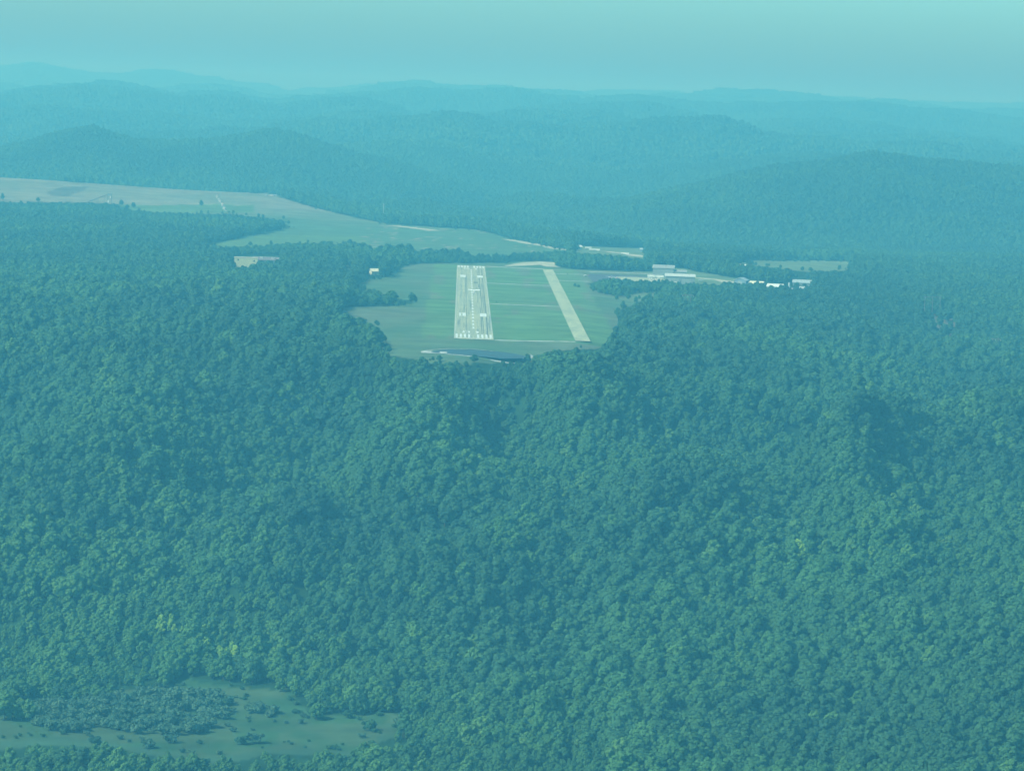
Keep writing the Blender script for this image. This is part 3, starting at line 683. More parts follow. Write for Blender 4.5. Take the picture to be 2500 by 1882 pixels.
def jitter_grid(Y0, Y1, step, um=0.165, stepY=None):
    out = []; Y = Y0; stepY = stepY or step
    while Y < Y1:
        xs = np.arange(-um*Y, um*Y, step); out.append(np.stack([xs+rng.uniform(-.48, .48, len(xs))*step, Y+rng.uniform(-.48, .48, len(xs))*stepY], -1)); Y += stepY
    return np.concatenate(out)
def visible_area(X, Y, Z, m=260):
    px, py = to_px(X, Y, Z); return (px > -m) & (px < 2500+m) & (py > -200) & (py < 1882+m*1.2)
def open_land(X, Y, Z, hh):
    """True where the photograph shows no forest: the foot or the top of a tree would stand in open land"""
    r = np.zeros(len(X), bool); px, py = to_px(X, Y, Z)
    for P in OPEN:
        P_ = np.array(P); ylo, yhi = (1500, 2300) if P is P_CLEAR else (2450, 6300)
        ok = (Y > ylo) & (Y < yhi)
        bx = ok & (px > P_[:, 0].min()-60) & (px < P_[:, 0].max()+60) & (py > P_[:, 1].min()-5) & (py < P_[:, 1].max()+140)
        if not bx.any(): continue
        i = np.nonzero(bx)[0]
        if P is P_BARE or P is P_BARE2: i = i[rng.uniform(0, 1, len(i)) < .8]
        for fr in (0, 0.35, 0.65, 0.88):
            qx, qy = to_px(X[i], Y[i], Z[i]+hh[i]*fr)
            if P is P_CLEAR: qx = qx+fbm(X[i]/14, Y[i]/25, 140, 3)*75; qy = qy+fbm(X[i]/14, Y[i]/25, 145, 3)*28
            r[i] |= inpoly(qx, qy, P)
    # the graded strip round runway and taxiway is never wooded
    r |= (X > RWX-40) & (X < TAXL+(Y-TAXY0)*TAXS+TAXW+30) & (Y > RWY0-60) & (Y < RWY1+15)
    return r
def hidden(X, Y, Z):
    """well behind a ridge as seen from the air and its surroundings; leave those out"""
    vis = np.ones(len(X), bool)
    for s in np.linspace(0.55, 0.985, 26):
        zr = CAMH+12+(Z+26-CAMH)*s
        vis &= (H(X*s, Y*s) < zr+4)
    return ~vis
pts = jitter_grid(1500, 3300, 5.3); X, Y = pts[:, 0], pts[:, 1]; Z = H(X, Y)
hs = 0.74*np.exp(rng.normal(-0.04, 0.27, len(X)))*(1+0.28*fbm(X/60, Y/90, 61, 2)); hs = np.clip(hs, .42, 1.3)
smallz = np.clip(fbm(X/70, Y/110, 62, 3)*1.6, 0, 1)
hs *= 1-0.25*smallz
belt_n = (Y > 2560) & (Y < 2720) & (X > -75) & (X < 60); hs = np.where(belt_n, hs*.6, hs)
keep = visible_area(X, Y, Z) & ~open_land(X, Y, Z, hs*17)
# younger, thinner woods left of and above the clearing
px, py = to_px(X, Y, Z+9)
young = (py > 1430) & (px < 1060) | (py > 1700) & (px < 1500)
keep &= (rng.uniform(0, 1, len(X)) < np.where(young, 0.97, np.where(fbm(X/26, Y/60, 66, 3) < -0.2, 0.72, 0.80)))
hs = np.where(young, hs*np.clip(0.72+0.35*fbm(X/30, Y/50, 65, 2), .5, 1), hs)
X, Y, Z, hs, young = X[keep], Y[keep], Z[keep], hs[keep], young[keep]
px, py = to_px(X, Y, Z+9)
stand = fbm(X/120, Y/180, 63, 3)
kidx = rng.integers(0, 8, len(X)); kidx = np.where((stand > 0.18) & (rng.uniform(0, 1, len(X)) < .6), rng.choice([0, 3, 6, 1], len(X)), kidx)
kidx = np.where(young & (rng.uniform(0, 1, len(X)) < .5), rng.choice([1, 4, 5], len(X)), kidx)
rot = rng.uniform(0, 6.283, len(X))
# yellow-green trees seen in the photograph
yel_poly = [(385, 1478), (425, 1482), (500, 1528), (585, 1566), (585, 1588), (540, 1586), (440, 1532), (385, 1505)]
isy = inpoly(px, py, yel_poly) & (rng.uniform(0, 1, len(X)) < .9)
hs = np.where(isy, hs*.9, hs)
for (a, c, r) in ((1960, 1330, 26), (2080, 1820, 12), (1620, 1240, 6)):
    isy |= (np.hypot(px-a, py-c) < r) & (rng.uniform(0, 1, len(X)) < .6)
near_rank = np.where((px > -30) & (px < 2530) & (py > 0) & (py < 1920), py, -1)
order = np.argsort(-near_rank); sel = np.zeros(len(X), bool); sel[order[:285]] = True; sel |= isy & (py > 1400) & (near_rank > 0) & (np.cumsum(isy) < 40)
# individual trees
def zone(px_): return 'left corner' if px_ < 420 else 'left of centre' if px_ < 1000 else 'centre' if px_ < 1500 else 'right of centre' if px_ < 2050 else 'right corner'
made = {}; cnt = 0; yc = 0
for i in np.nonzero(sel)[0]:
    k = int(kidx[i]); yel = bool(isy[i]) and py[i] < 1800
    if yel:
        if yc >= 12: isy[i] = False; sel[i] = False; isy[i] = True; continue
        yc += 1; key = 'yel'; cr, tr_, wh, hh = YEL
        label = 'narrow yellow-green tree in the bright diagonal row above the valley clearing' if px[i] < 700 else 'single yellow-green tree standing out in the dark forest at right'
        grp = 'yellow-green trees' if px[i] < 700 else 'yellow-green trees at right'; name = 'yellow_green_tree'
    else:
        key = k; cr, tr_, wh, hh = PROTO[k]; kn = KINDS[k][1]
        label = '%s crowned green tree in the canopy along the bottom edge, %s' % (kn, zone(px[i])); grp = '%s crowned trees, %s' % (kn, zone(px[i])); name = 'broadleaf_tree'
    root = bpy.data.objects.new(name, None); COL.objects.link(root); root.location = (X[i], Y[i], Z[i]); root.rotation_euler = (0, 0, rot[i]); s = hs[i]
    root.scale = (s, s, s); root['label'] = label; root['category'] = 'tree'; root['group'] = grp
    for nm, me in (('crown', cr), ('trunk', tr_)):
        c = bpy.data.objects.new(nm, me); COL.objects.link(c); c.parent = root
    cnt += 1
print('individual trees', cnt)
inst = []   # x, y, z, rot, sx, sz, proto index
def add_inst(X, Y, Z, rot, sx, sz, idx):
    inst.append(np.stack([X, Y, Z, rot, sx, sz, idx], -1))
r_ = ~sel
light = (rng.uniform(0, 1, len(X)) < np.clip(.07+.9*sstep(950, 250, px)*sstep(1150, 1420, py)+.5*sstep(1300, 850, px)*sstep(1540, 1660, py), 0, .85)) | ((rng.uniform(0, 1, len(X)) < .35) & (fbm(X/50, Y/110, 67, 3) > .28) & (px < 1300))
idx = np.where(isy, 8, np.where(light, 23+rng.integers(0, 3, len(X)), kidx))
add_inst(X[r_], Y[r_], Z[r_]-0.3, rot[r_], hs[r_], hs[r_]*rng.uniform(.9, 1.15, r_.sum()), idx[r_])
pts = jitter_grid(3300, 5600, 7.6); X, Y = pts[:, 0], pts[:, 1]; Z = H(X, Y)
hs = rng.uniform(0.55, .95, len(X))*(1+0.2*fbm(X/90, Y/90, 64, 2)); keep = visible_area(X, Y, Z) & ~open_land(X, Y, Z, hs*16) & ~hidden(X, Y, Z)
# low tree belts right behind and beside the airfield
px, py = to_px(X, Y, Z); belt = (px > 960) & (px < 1300) & (py > 590) & (py < 660); hs = np.where(belt, hs*.62, hs)
keep &= ~(belt & (rng.uniform(0, 1, len(X)) < .25))
k = keep; add_inst(X[k], Y[k], Z[k]-.3, rng.uniform(0, 6.28, k.sum()), hs[k], hs[k], 9+rng.integers(0, 5, k.sum()))
pts = jitter_grid(5600, 7700, 9.2, 0.16); X, Y = pts[:, 0], pts[:, 1]; Z = H(X, Y)
hs = rng.uniform(0.6, 1.0, len(X)); k = visible_area(X, Y, Z) & ~open_land(X, Y, Z, hs*16) & ~hidden(X, Y, Z)
add_inst(X[k], Y[k], Z[k]-.3, rng.uniform(0, 6.28, k.sum()), hs[k]*1.1, hs[k], 9+rng.integers(0, 5, k.sum()))
pts = jitter_grid(7700, 13400, 34, 0.155); X, Y = pts[:, 0], pts[:, 1]; Z = H(X, Y)
k = visible_area(X, Y, Z) & ~hidden(X, Y, Z); hs = rng.uniform(.8, 1.1, k.sum())
add_inst(X[k], Y[k], Z[k]-1.5, rng.uniform(0, 6.28, k.sum()), hs*1.02, hs, 14+rng.integers(0, 5, k.sum()))
pts = jitter_grid(13400, 22500, 80, 0.152); X, Y = pts[:, 0], pts[:, 1]; Z = H(X, Y)
k = visible_area(X, Y, Z) & ~hidden(X, Y, Z)
add_inst(X[k], Y[k], Z[k]-3, rng.uniform(0, 6.28, k.sum()), np.ones(k.sum())*1.05, rng.uniform(.8, 1.2, k.sum()), 19+rng.integers(0, 4, k.sum()))
# tree belts and hedges inside the open land: outline of their feet, height scale, spacing
for P, sz, st in (([(1000, 640), (1060, 636), (1240, 636), (1246, 642), (1100, 643), (1000, 645)], .42, 5.5), ([(1000, 630), (1100, 628), (1150, 636), (1060, 643), (990, 643)], .62, 7), ([(690, 620), (1000, 628), (1000, 648), (870, 655), (700, 650)], .8, 8.5), ([(480, 614), (700, 608), (700, 622), (560, 624), (480, 626)], .36, 6),
        ([(1448, 703), (1480, 700), (1560, 702), (1640, 701), (1660, 708), (1640, 716), (1560, 716), (1500, 722), (1460, 716)], .46, 6), ([(1665, 699), (1700, 699), (1716, 704), (1670, 706)], .26, 5),
        ([(862, 741), (900, 739), (962, 741), (964, 746), (900, 748), (850, 750)], .62, 7), ([(866, 700), (888, 694), (892, 686), (870, 690)], .5, 7),
        ([(1090, 894), (1190, 896), (1290, 892), (1320, 888), (1320, 905), (1100, 908)], .26, 5), ([(925, 896), (1010, 900), (1090, 902), (1090, 912), (930, 910)], .3, 5.5), ([(1000, 918), (1300, 912), (1300, 945), (1200, 968), (1020, 945)], .45, 5.5), ([(1240, 631), (1400, 624), (1400, 632), (1345, 638), (1245, 638)], .42, 6.5), ([(1600, 745), (1640, 730), (1700, 722), (1700, 760), (1560, 770)], .7, 8),
        ([(1720, 712), (1800, 708), (1990, 712), (1990, 722), (1740, 724)], .5, 8)):
    g = ground([p_[0] for p_ in P], [p_[1] for p_ in P]); x0, x1, y0, y1 = g[:, 0].min(), g[:, 0].max(), g[:, 1].min(), g[:, 1].max()
    xx, yy = np.meshgrid(np.arange(x0, x1, st), np.arange(y0, y1, st)); xx = xx.ravel()+rng.uniform(-.45, .45, xx.size)*st; yy = yy.ravel()+rng.uniform(-.45, .45, yy.size)*st
    q = inpoly(xx, yy, [(a_[0], a_[1]) for a_ in g]) & (rng.uniform(0, 1, len(xx)) < .85); xx, yy = xx[q], yy[q]
    hh = sz*rng.uniform(.7, 1.25, len(xx))
    if len(xx): add_inst(xx, yy, H(xx, yy)-.3, rng.uniform(0, 6.28, len(xx)), hh, hh, 9+rng.integers(0, 5, len(xx)))
# saplings and brush fraying the edges of the open land
for P, st, pr in ((P_AIR, 5.5, .30), (P_BACK, 9, .16), (P_EAST, 8, .3), (P_FIELD2, 6, .4)):
    g = ground([p_[0] for p_ in P], [max(p_[1], 430) for p_ in P]); x0, x1, y0, y1 = max(g[:, 0].min(), -760), g[:, 0].max(), g[:, 1].min(), min(g[:, 1].max(), 5600)
    xx, yy = np.meshgrid(np.arange(x0, x1, st), np.arange(y0, y1, st)); xx = xx.ravel()+rng.uniform(-.45, .45, xx.size)*st; yy = yy.ravel()+rng.uniform(-.45, .45, yy.size)*st
    zz = H(xx, yy); qx, qy = to_px(xx, yy, zz); q = inpoly(qx, qy, P)
    full = np.ones(len(xx), bool)
    for u_, v_ in ((-13, 0), (13, 0), (0, -3.5), (0, 3.5)): full &= inpoly(qx+u_, qy+v_, P)
    q &= ~full & (rng.uniform(0, 1, len(xx)) < pr) & (fbm(xx/30, yy/60, 68, 2) > -.1)
    q &= ~((xx > RWX-22) & (xx < TAXL+(yy-TAXY0)*TAXS+TAXW+14) & (yy > RWY0-30) & (yy < RWY1+8)) & ~((qx > 1020) & (qx < 1300) & (qy > 848) & (qy < 880)) & ~((qx > 1235) & (qx < 1660) & (qy > 640) & (qy < 697))
    xx, yy, zz = xx[q], yy[q], zz[q]; hh = rng.uniform(.12, .42, len(xx)); add_inst(xx, yy, zz-.2, rng.uniform(0, 6.28, len(xx)), hh*1.15, hh, 9+rng.integers(0, 5, len(xx)))
A = np.concatenate(inst); print('forest instances', len(A))

def gn_scatter(name, A, meshes, label):
    pc = bpy.data.collections.new(name+'_kinds')
    for i, me in enumerate(meshes): pc.objects.link(bpy.data.objects.new('%s_kind_%02d' % (name, i), me))
    me = bpy.data.meshes.new(name); me.vertices.add(len(A)); me.vertices.foreach_set('co', A[:, :3].ravel())
    for nm, tp, dat in (('rot', 'FLOAT_VECTOR', np.stack([0*A[:, 3], 0*A[:, 3], A[:, 3]], -1)), ('scl', 'FLOAT_VECTOR', np.stack([A[:, 4], A[:, 4], A[:, 5]], -1)), ('idx', 'INT', A[:, 6].astype(np.int32))):
        at = me.attributes.new(nm, tp, 'POINT'); at.data.foreach_set('vector' if tp != 'INT' else 'value', dat.ravel())
    o = bpy.data.objects.new(name, me); COL.objects.link(o); o['kind'] = 'stuff'; o['label'] = label
    ng = bpy.data.node_groups.new(name+'_scatter', 'GeometryNodeTree')
    ng.interface.new_socket('Geometry', in_out='INPUT', socket_type='NodeSocketGeometry'); ng.interface.new_socket('Geometry', in_out='OUTPUT', socket_type='NodeSocketGeometry')
    gi = ng.nodes.new('NodeGroupInput'); go = ng.nodes.new('NodeGroupOutput'); ip = ng.nodes.new('GeometryNodeInstanceOnPoints')
    ci = ng.nodes.new('GeometryNodeCollectionInfo'); ci.inputs['Collection'].default_value = pc; ci.inputs['Separate Children'].default_value = True; ci.inputs['Reset Children'].default_value = True
    def na(nm, tp):
        n = ng.nodes.new('GeometryNodeInputNamedAttribute'); n.data_type = tp; n.inputs['Name'].default_value = nm; return n.outputs[0]
    L = ng.links.new; L(gi.outputs[0], ip.inputs['Points']); L(ci.outputs[0], ip.inputs['Instance']); ip.inputs['Pick Instance'].default_value = True
    L(na('idx', 'INT'), ip.inputs['Instance Index']); L(na('rot', 'FLOAT_VECTOR'), ip.inputs['Rotation']); L(na('scl', 'FLOAT_VECTOR'), ip.inputs['Scale'])
    L(ip.outputs[0], go.inputs[0])
    md = o.modifiers.new('scatter', 'NODES'); md.node_group = ng
    return o
gn_scatter('forest', A, [p[2] for p in PROTO]+[YEL[2]]+[m[2] for m in MID]+CLUMP+BIGC+[m[2] for m in MED], 'unbroken green forest covering the slopes and hills')

# ------------------------------------------------------------------ shrubs in the valley clearing
def make_shrub(seed, leaf=M_SCRUB, R=3.6, Hh=4.2, nq=620):
    rg = np.random.default_rng(seed); L = []
    for i in range(11):
        a = i*2.4; q = rg.uniform(.2, .85)*R; z = Hh*rg.uniform(.2, .85); r = R*rg.uniform(.18, .38)
        L.append((q*math.cos(a), q*math.sin(a), z, r, r, r*.85))
    L.append((0, 0, Hh*.5, R*.55, R*.55, Hh*.42))
    v, f = quads_on_lobes(rg, L, nq, .40, .95); cv, cf = core(L, .72)
    fol = np_mesh('foliage', list(map(tuple, v))+cv, [tuple(q) for q in f]+[tuple(i+len(v) for i in q) for q in cf], [leaf])
    tb = MB()
    for k in range(4):
        a = k*1.6; tb.tube([(0, 0, -.6), (math.cos(a)*.5, math.sin(a)*.5, Hh*.35), (math.cos(a)*R*.4, math.sin(a)*R*.4, Hh*.6)], [.12, .09, .04], 5)
    return fol, np_mesh('stem', tb.v, tb.f, [M_BARK])
SHR = [make_shrub(700+i) for i in range(4)]+[make_shrub(720+i, M_LEAF) for i in range(2)]
def put_shrub(x, y, k, s, rz, label, group=None):
    r = bpy.data.objects.new('shrub', None); COL.objects.link(r); r.location = (x, y, float(H(x, y))-.1); r.rotation_euler = (0, 0, rz); r.scale = (s, s, s*random.uniform(.85, 1.1))
    r['label'] = label; r['category'] = 'shrub'
    if group: r['group'] = group
    for nm, me in zip(('foliage', 'stem'), SHR[k]):
        c = bpy.data.objects.new(nm, me); COL.objects.link(c); c.parent = r
def fill(poly, step, ymin, ymax, label, group, smin, smax, prob=1.0, ks=(0, 1, 2, 3)):
    xx, yy = np.meshgrid(np.arange(-.16*ymax, .1*ymax, step), np.arange(ymin, ymax, step))
    xx = xx.ravel()+rng.uniform(-.45, .45, xx.size)*step; yy = yy.ravel()+rng.uniform(-.45, .45, yy.size)*step
    zz = H(xx, yy); ss = rng.uniform(smin, smax, len(xx)); a = to_px(xx, yy, zz+.8); b = to_px(xx, yy, zz+3.6*ss)
    q = inpoly(a[0], a[1], poly) & inpoly(b[0], b[1], poly) & (rng.uniform(0, 1, len(xx)) < prob)
    for i in np.nonzero(q)[0]: put_shrub(float(xx[i]), float(yy[i]), int(rng.choice(ks)), float(ss[i]), rng.uniform(0, 6.28), label, group)
    return int(q.sum())
n1 = fill(P_SCRUB, 7.4, 1880, 2110, 'grey-green shrub in the large thicket filling the left of the valley clearing', 'shrubs of the large thicket in the clearing', .65, 1.6)
n2 = fill(P_SCRUB2, 6.0, 1880, 2110, 'grey-green shrub in the small thicket just right of the large one', 'shrubs of the small thicket in the clearing', .7, 1.1)
n3 = 0
for k in range(700):
    a_, c_ = rng.uniform(0, 990), rng.uniform(1655, 1860)
    if not inpoly(np.array([a_]), np.array([c_]), P_CLEAR)[0] or inpoly(np.array([a_]), np.array([c_-6]), P_SCRUB)[0]: continue
    edge = not all(inpoly(np.array([a_+u_]), np.array([c_+v_]), P_CLEAR)[0] for u_, v_ in ((-45, 0), (45, 0), (0, -16), (0, 16)))
    if rng.uniform() > (.42 if edge else .14): continue
    p = gpt(a_, c_); put_shrub(p.x, p.y, int(rng.choice((0, 1, 4, 5))), rng.uniform(.22, .62), rng.uniform(0, 6.28), 'small low shrub in the ragged brush fringing the valley clearing', 'small shrubs fringing the clearing'); n3 += 1
print('shrubs', n1, n2, n3)
for (a, c, s, lab) in ((903, 1782, 1.15, 'isolated round grey-green bush on the open grass near the right end of the clearing'), (975, 1770, 1.0, 'low dark bush at the far right tip of the clearing'),
        (590, 1816, 1.1, 'dark bush at the left of the pair standing in the middle of the clearing'), (622, 1814, 1.35, 'larger bush at the right of the pair standing in the middle of the clearing'),
        (498, 1868, 1.0, 'round dark bush standing alone at the lower edge of the clearing'), (418, 1812, 1.2, 'bush just below the large thicket, near its right end'),
        (363, 1826, 1.1, 'squat bush on the grass below the middle of the large thicket'), (232, 1816, 1.0, 'small bush at the lower left edge of the clearing'), (552, 1722, .8, 'small shrub in the gap between the two thickets'), (850, 1752, .9, 'small shrub at the upper right edge of the clearing')):
    p = gpt(a, c); put_shrub(p.x, p.y, random.choice((0, 1, 4, 5)), s, random.random()*6, lab)
# ------------------------------------------------------------------ single trees on the airfield and the back field
def lone(px_, py_, k, s, label, sz=None, small=False):
    p = gpt(px_, py_); t = thing('field_tree', label, 'tree', (p.x, p.y, p.z-.2), random.random()*6); t.scale = (s, s, sz or s)
    for nm, me in (('crown', (MID if small else PROTO)[k][0]), ('trunk', (MID if small else PROTO)[k][1])):
        c = bpy.data.objects.new(nm, me); COL.objects.link(c); c.parent = t
lone(1006, 738, 3, .62, 'lone round tree standing in the meadow left of the runway', .5)
lone(1015, 738, 2, .32, 'small bush-like tree right beside the lone meadow tree')
lone(978, 741, 2, .3, 'small dark tree at the tip of the tree row left of the runway')
lone(491, 504, 1, .55, 'lone dark tree on the bare back field at far left')
lone(6, 489, 1, .6, 'small dark tree at the left edge below the back field')
lone(296, 502, 0, .5, 'small tree at the lower edge of the back field, right of the conveyor')
lone(326, 508, 4, .6, 'tall dark tree at the lower edge of the back field')
lone(1505, 733, 2, .42, 'small tree in the brown field right of the taxiway')
lone(1404, 700, 2, .34, 'dark bush beside the taxiway below the two short strips', .26); lone(1412, 702, 0, .28, 'low bush at right of the dark bush beside the taxiway', .2)
lone(1386, 670.5, 2, .14, 'tiny shrub between the two short strips right of the taxiway')
lone(1212, 739.5, 2, .13, 'tiny dark shrub beside the middle concrete strip'); 
# ------------------------------------------------------------------ buildings
def metal(name, c, st=6):
    c1 = tuple(v*.86 for v in c)
    return mat(name, c, 0.55, 0.35, build=noisy(1.0, c1, c, (st, st, .05), 3, .4, .6))
M_WALL = metal('grey_metal_wall', (0.30, 0.34, 0.34)); M_DOOR = metal('pale_metal_door', (0.38, 0.43, 0.41)); M_ROOF = metal('silver_metal_roof', (0.64, 0.66, 0.62))
M_ROOFG = metal('grey_metal_roof', (0.36, 0.37, 0.36)); M_BLUE = metal('blue_metal', (0.22, 0.32, 0.42)); M_ROOFB = metal('pale_blue_roof', (0.42, 0.50, 0.54)); M_TAN = metal('tan_panel', (0.86, 0.78, 0.42), 1.5)
M_TANR = metal('tan_roof', (0.66, 0.56, 0.34)); M_TRIM = mat('pale_trim', (0.66, 0.68, 0.64), .6, build=noisy(2, (.55, .57, .54), (.7, .72, .68))); M_CREAM = metal('cream_metal_roof', (0.88, 0.82, 0.60)); M_WROOF = metal('white_metal_roof', (0.84, 0.84, 0.80)); M_PURP = metal('weathered_red_roof', (0.24, 0.19, 0.19))
def gable(name, label, cat, base, rz, W, D, Hw, rise, wall, roof, trim=M_TRIM, doors=(), windows=(), eave=.5, group=None, ridge_x=True):
    """W along local x, D along local y; ridge runs along x"""
    t = thing(name, label, cat, base, rz, group); b = MB()
    hw, hd = W/2, D/2
    b.quad((-hw, -hd, -1.5), (hw, -hd, -1.5), (hw, -hd, Hw), (-hw, -hd, Hw)); b.quad((hw, hd, -1.5), (-hw, hd, -1.5), (-hw, hd, Hw), (hw, hd, Hw))
    b.quad((hw, -hd, -1.5), (hw, hd, -1.5), (hw, hd, Hw), (hw, 0, Hw+rise), (hw, -hd, Hw)); b.quad((-hw, hd, -1.5), (-hw, -hd, -1.5), (-hw, -hd, Hw), (-hw, 0, Hw+rise), (-hw, hd, Hw))
    b.build('wall', wall, t)
    r = MB(); th = .18; e = eave; k = rise/hd
    for s in (-1, 1):
        ye, ze = s*(hd+e), Hw-e*k+.06; zt = Hw+rise+.06
        q = [(-hw-e, ye, ze), (hw+e, ye, ze), (hw+e, 0, zt), (-hw-e, 0, zt)]
        up = [(x, y, z+th) for x, y, z in q]
        if s > 0: q.reverse(); up.reverse()
        r.quad(*up); r.quad(*reversed(q))
        for i in range(4): a, c = q[i], q[(i+1) % 4]; r.quad(a, c, (c[0], c[1], c[2]+th), (a[0], a[1], a[2]+th))
    ro = r.build('roof', roof, t)
    rc = MB().tube([(-hw-e, 0, Hw+rise+.26), (hw+e, 0, Hw+rise+.26)], .16, 6).build('ridge_cap', trim, ro)
    f = MB()
    for sx in (-1, 1):
        for sy in (-1, 1):
            f.tube([(sx*(hw+e+.1), sy*(hd+e), Hw-e*k+.1), (sx*(hw+e+.1), 0, Hw+rise+.1)], .2, 4)
    f.build('fascia', trim, ro)
    for (side, x0, x1, z0, z1) in doors:
        d = MB()
        if side == 'f': d.box(x0, x1, -hd-.12, -hd+.02, z0, z1)
        else: d.box(-hw-.12, -hw+.02, x0, x1, z0, z1)
        dd = d.build('door', M_DOOR, t)
    for (side, x0, x1, z0, z1) in windows:
        d = MB()
        if side == 'f': d.box(x0, x1, -hd-.1, -hd+.02, z0, z1)
        else: d.box(-hw-.1, -hw+.02, x0, x1, z0, z1)
        d.build('window', M_DARK, t)
    return t
def atg(px_, py_, z=0.0):
    a = atZ(px_, py_, z); return Vector((float(a[0]), float(a[1]), z))
p = atg(1661, 691)
gable('hangar', 'large grey metal hangar with bright silver roof beside the apron, nearest of the two', 'hangar', (p.x, p.y+9, 0), R_(-2), 30.5, 18, 6.6, 2.2, M_WALL, M_ROOF, doors=(('f', -13, -1, 0, 4.6), ('f', 2, 11, 0, 4.2), ('s', -4, 4, 0, 4.5)), windows=(('f', .2, .9, 0, 2.1),))
p = atg(1630, 682)
gable('hangar', 'taller grey hangar behind, with pale corner trim and dull grey roof', 'hangar', (p.x-2, p.y+46, 0), R_(-7), 22, 18, 9.8, 2.8, M_WALL, M_ROOFG, doors=(('s', -6, 6, 0, 6.5), ('f', -8, 0, 0, 3.5)))
gable('hangar_annex', 'lower grey-roofed shed joined to the right end of the rear hangar', 'shed', (p.x+15.5, p.y+41, 0), R_(-7), 12.5, 12, 6.6, 1.6, M_WALL, M_ROOFG, windows=(('f', -2, 1, 2, 3),))
p = atg(1811, 693)
gable('farm_shed', 'blue-grey gabled shed left of the cream roof', 'shed', (p.x, p.y+4, 0), R_(68), 11, 13, 3.6, 2.8, M_BLUE, M_ROOFB, windows=(('f', -1, 1, 1.2, 2.4),), doors=(('s', -2, 2, 0, 2.6),))
p = atg(1849, 699)
gable('cream_roofed_shed', 'low shed with broad bright cream roof', 'shed', (p.x, p.y+5, -1.4), R_(-24), 14.5, 15, 2.9, 3.2, M_TRIM, M_CREAM, doors=(('f', -3, 1, 0, 2.2),))
p = atg(1894, 704)
gable('white_roofed_shed', 'low building with long white roof half hidden by trees', 'shed', (p.x, p.y+5, -1.6), R_(-14), 16, 11, 3.2, 2.5, M_TRIM, M_WROOF, windows=(('f', -3, -1, .9, 2),))
p = atg(1960, 699)
gable('pale_roofed_barn', 'barn with pale blue metal roof, farthest right of the building row', 'barn', (p.x, p.y+9, -1), R_(-9), 18.5, 13, 4.4, 2.6, M_WALL, M_ROOFB, doors=(('f', -6, 0, 0, 3.4),), windows=(('f', 2, 4, 1.4, 2.6),))
# silo
p = atg(1926.5, 702); t = thing('silo', 'small pale upright silo left of the pale blue barn', 'silo', (p.x, p.y, -1))
MB().tube([(0, 0, -1), (0, 0, 5.6)], 1.0, 14).build('silo_body', M_TRIM, t); MB().tube([(0, 0, 5.6), (0, 0, 6.1), (0, 0, 6.6)], [1.08, .7, .12], 14).build('silo_roof', M_ROOFB, t)
# tan building among trees on the left
p = atg(607, 653); t = thing('tan_building', 'tall tan flat-roofed industrial building standing among trees at left', 'building', (p.x-4, p.y+8, -1), R_(4))
MB().box(-11.5, 12.5, -8, 8, -2, 10.6).build('wall', M_TAN, t); MB().box(-11.7, 12.7, -8.2, 8.2, 10.63, 11.0).build('roof', M_TANR, t)
MB().box(-16.5, -11.55, -7.2, 6, -2, 8.2).build('annex_wall', M_TAN, t)
MB().box(-16.8, -11.56, -7.5, 6.2, 8.23, 8.7).build('annex_roof', M_TRIM, t); MB().box(-16.8, -15.9, -7.6, -7.22, -2, 8.2).build('corner_trim', M_TRIM, t)
MB().box(-15.6, -12.2, -7.35, -7.2, 0, 5.4).build('loading_door', M_DARK, t)
for (a, c) in ((-7.6, 8.6), (8.9, 7.8)): MB().box(a-.75, a+.75, -8.15, -8, c-.7, c+.7).build('window', M_DARK, t)
p = atg(655, 645); gable('low_red_roofed_building', 'long low building with weathered dull red roof behind the tan building', 'building', (p.x, p.y+18, -.5), R_(3), 34, 22, 4.2, 2.6, M_WALL, M_PURP)
for i, (dx, lab) in enumerate(((-8, 'left of the two'), (4, 'right of the two'))):
    t = thing('roof_vent', 'pale vent box on the dull red roof, %s' % lab, 'roof vent', (p.x+dx, p.y+13.5, 6.0)); MB().box(-1.6, 1.6, -.8, .8, -1.2, .5).build('vent_body', M_TRIM, t); MB().box(-1.8, 1.8, -1, 1, .52, .7).build('vent_cap', M_WROOF, t)
p = atg(916, 672); gable('small_pale_shed', 'small pale shed with cream roof among trees left of the runway', 'shed', (p.x, p.y+4, -.5), R_(20), 10.5, 9, 4.4, 2.4, M_CREAM, M_CREAM, windows=(('f', -1.5, -.5, 1, 1.8),))
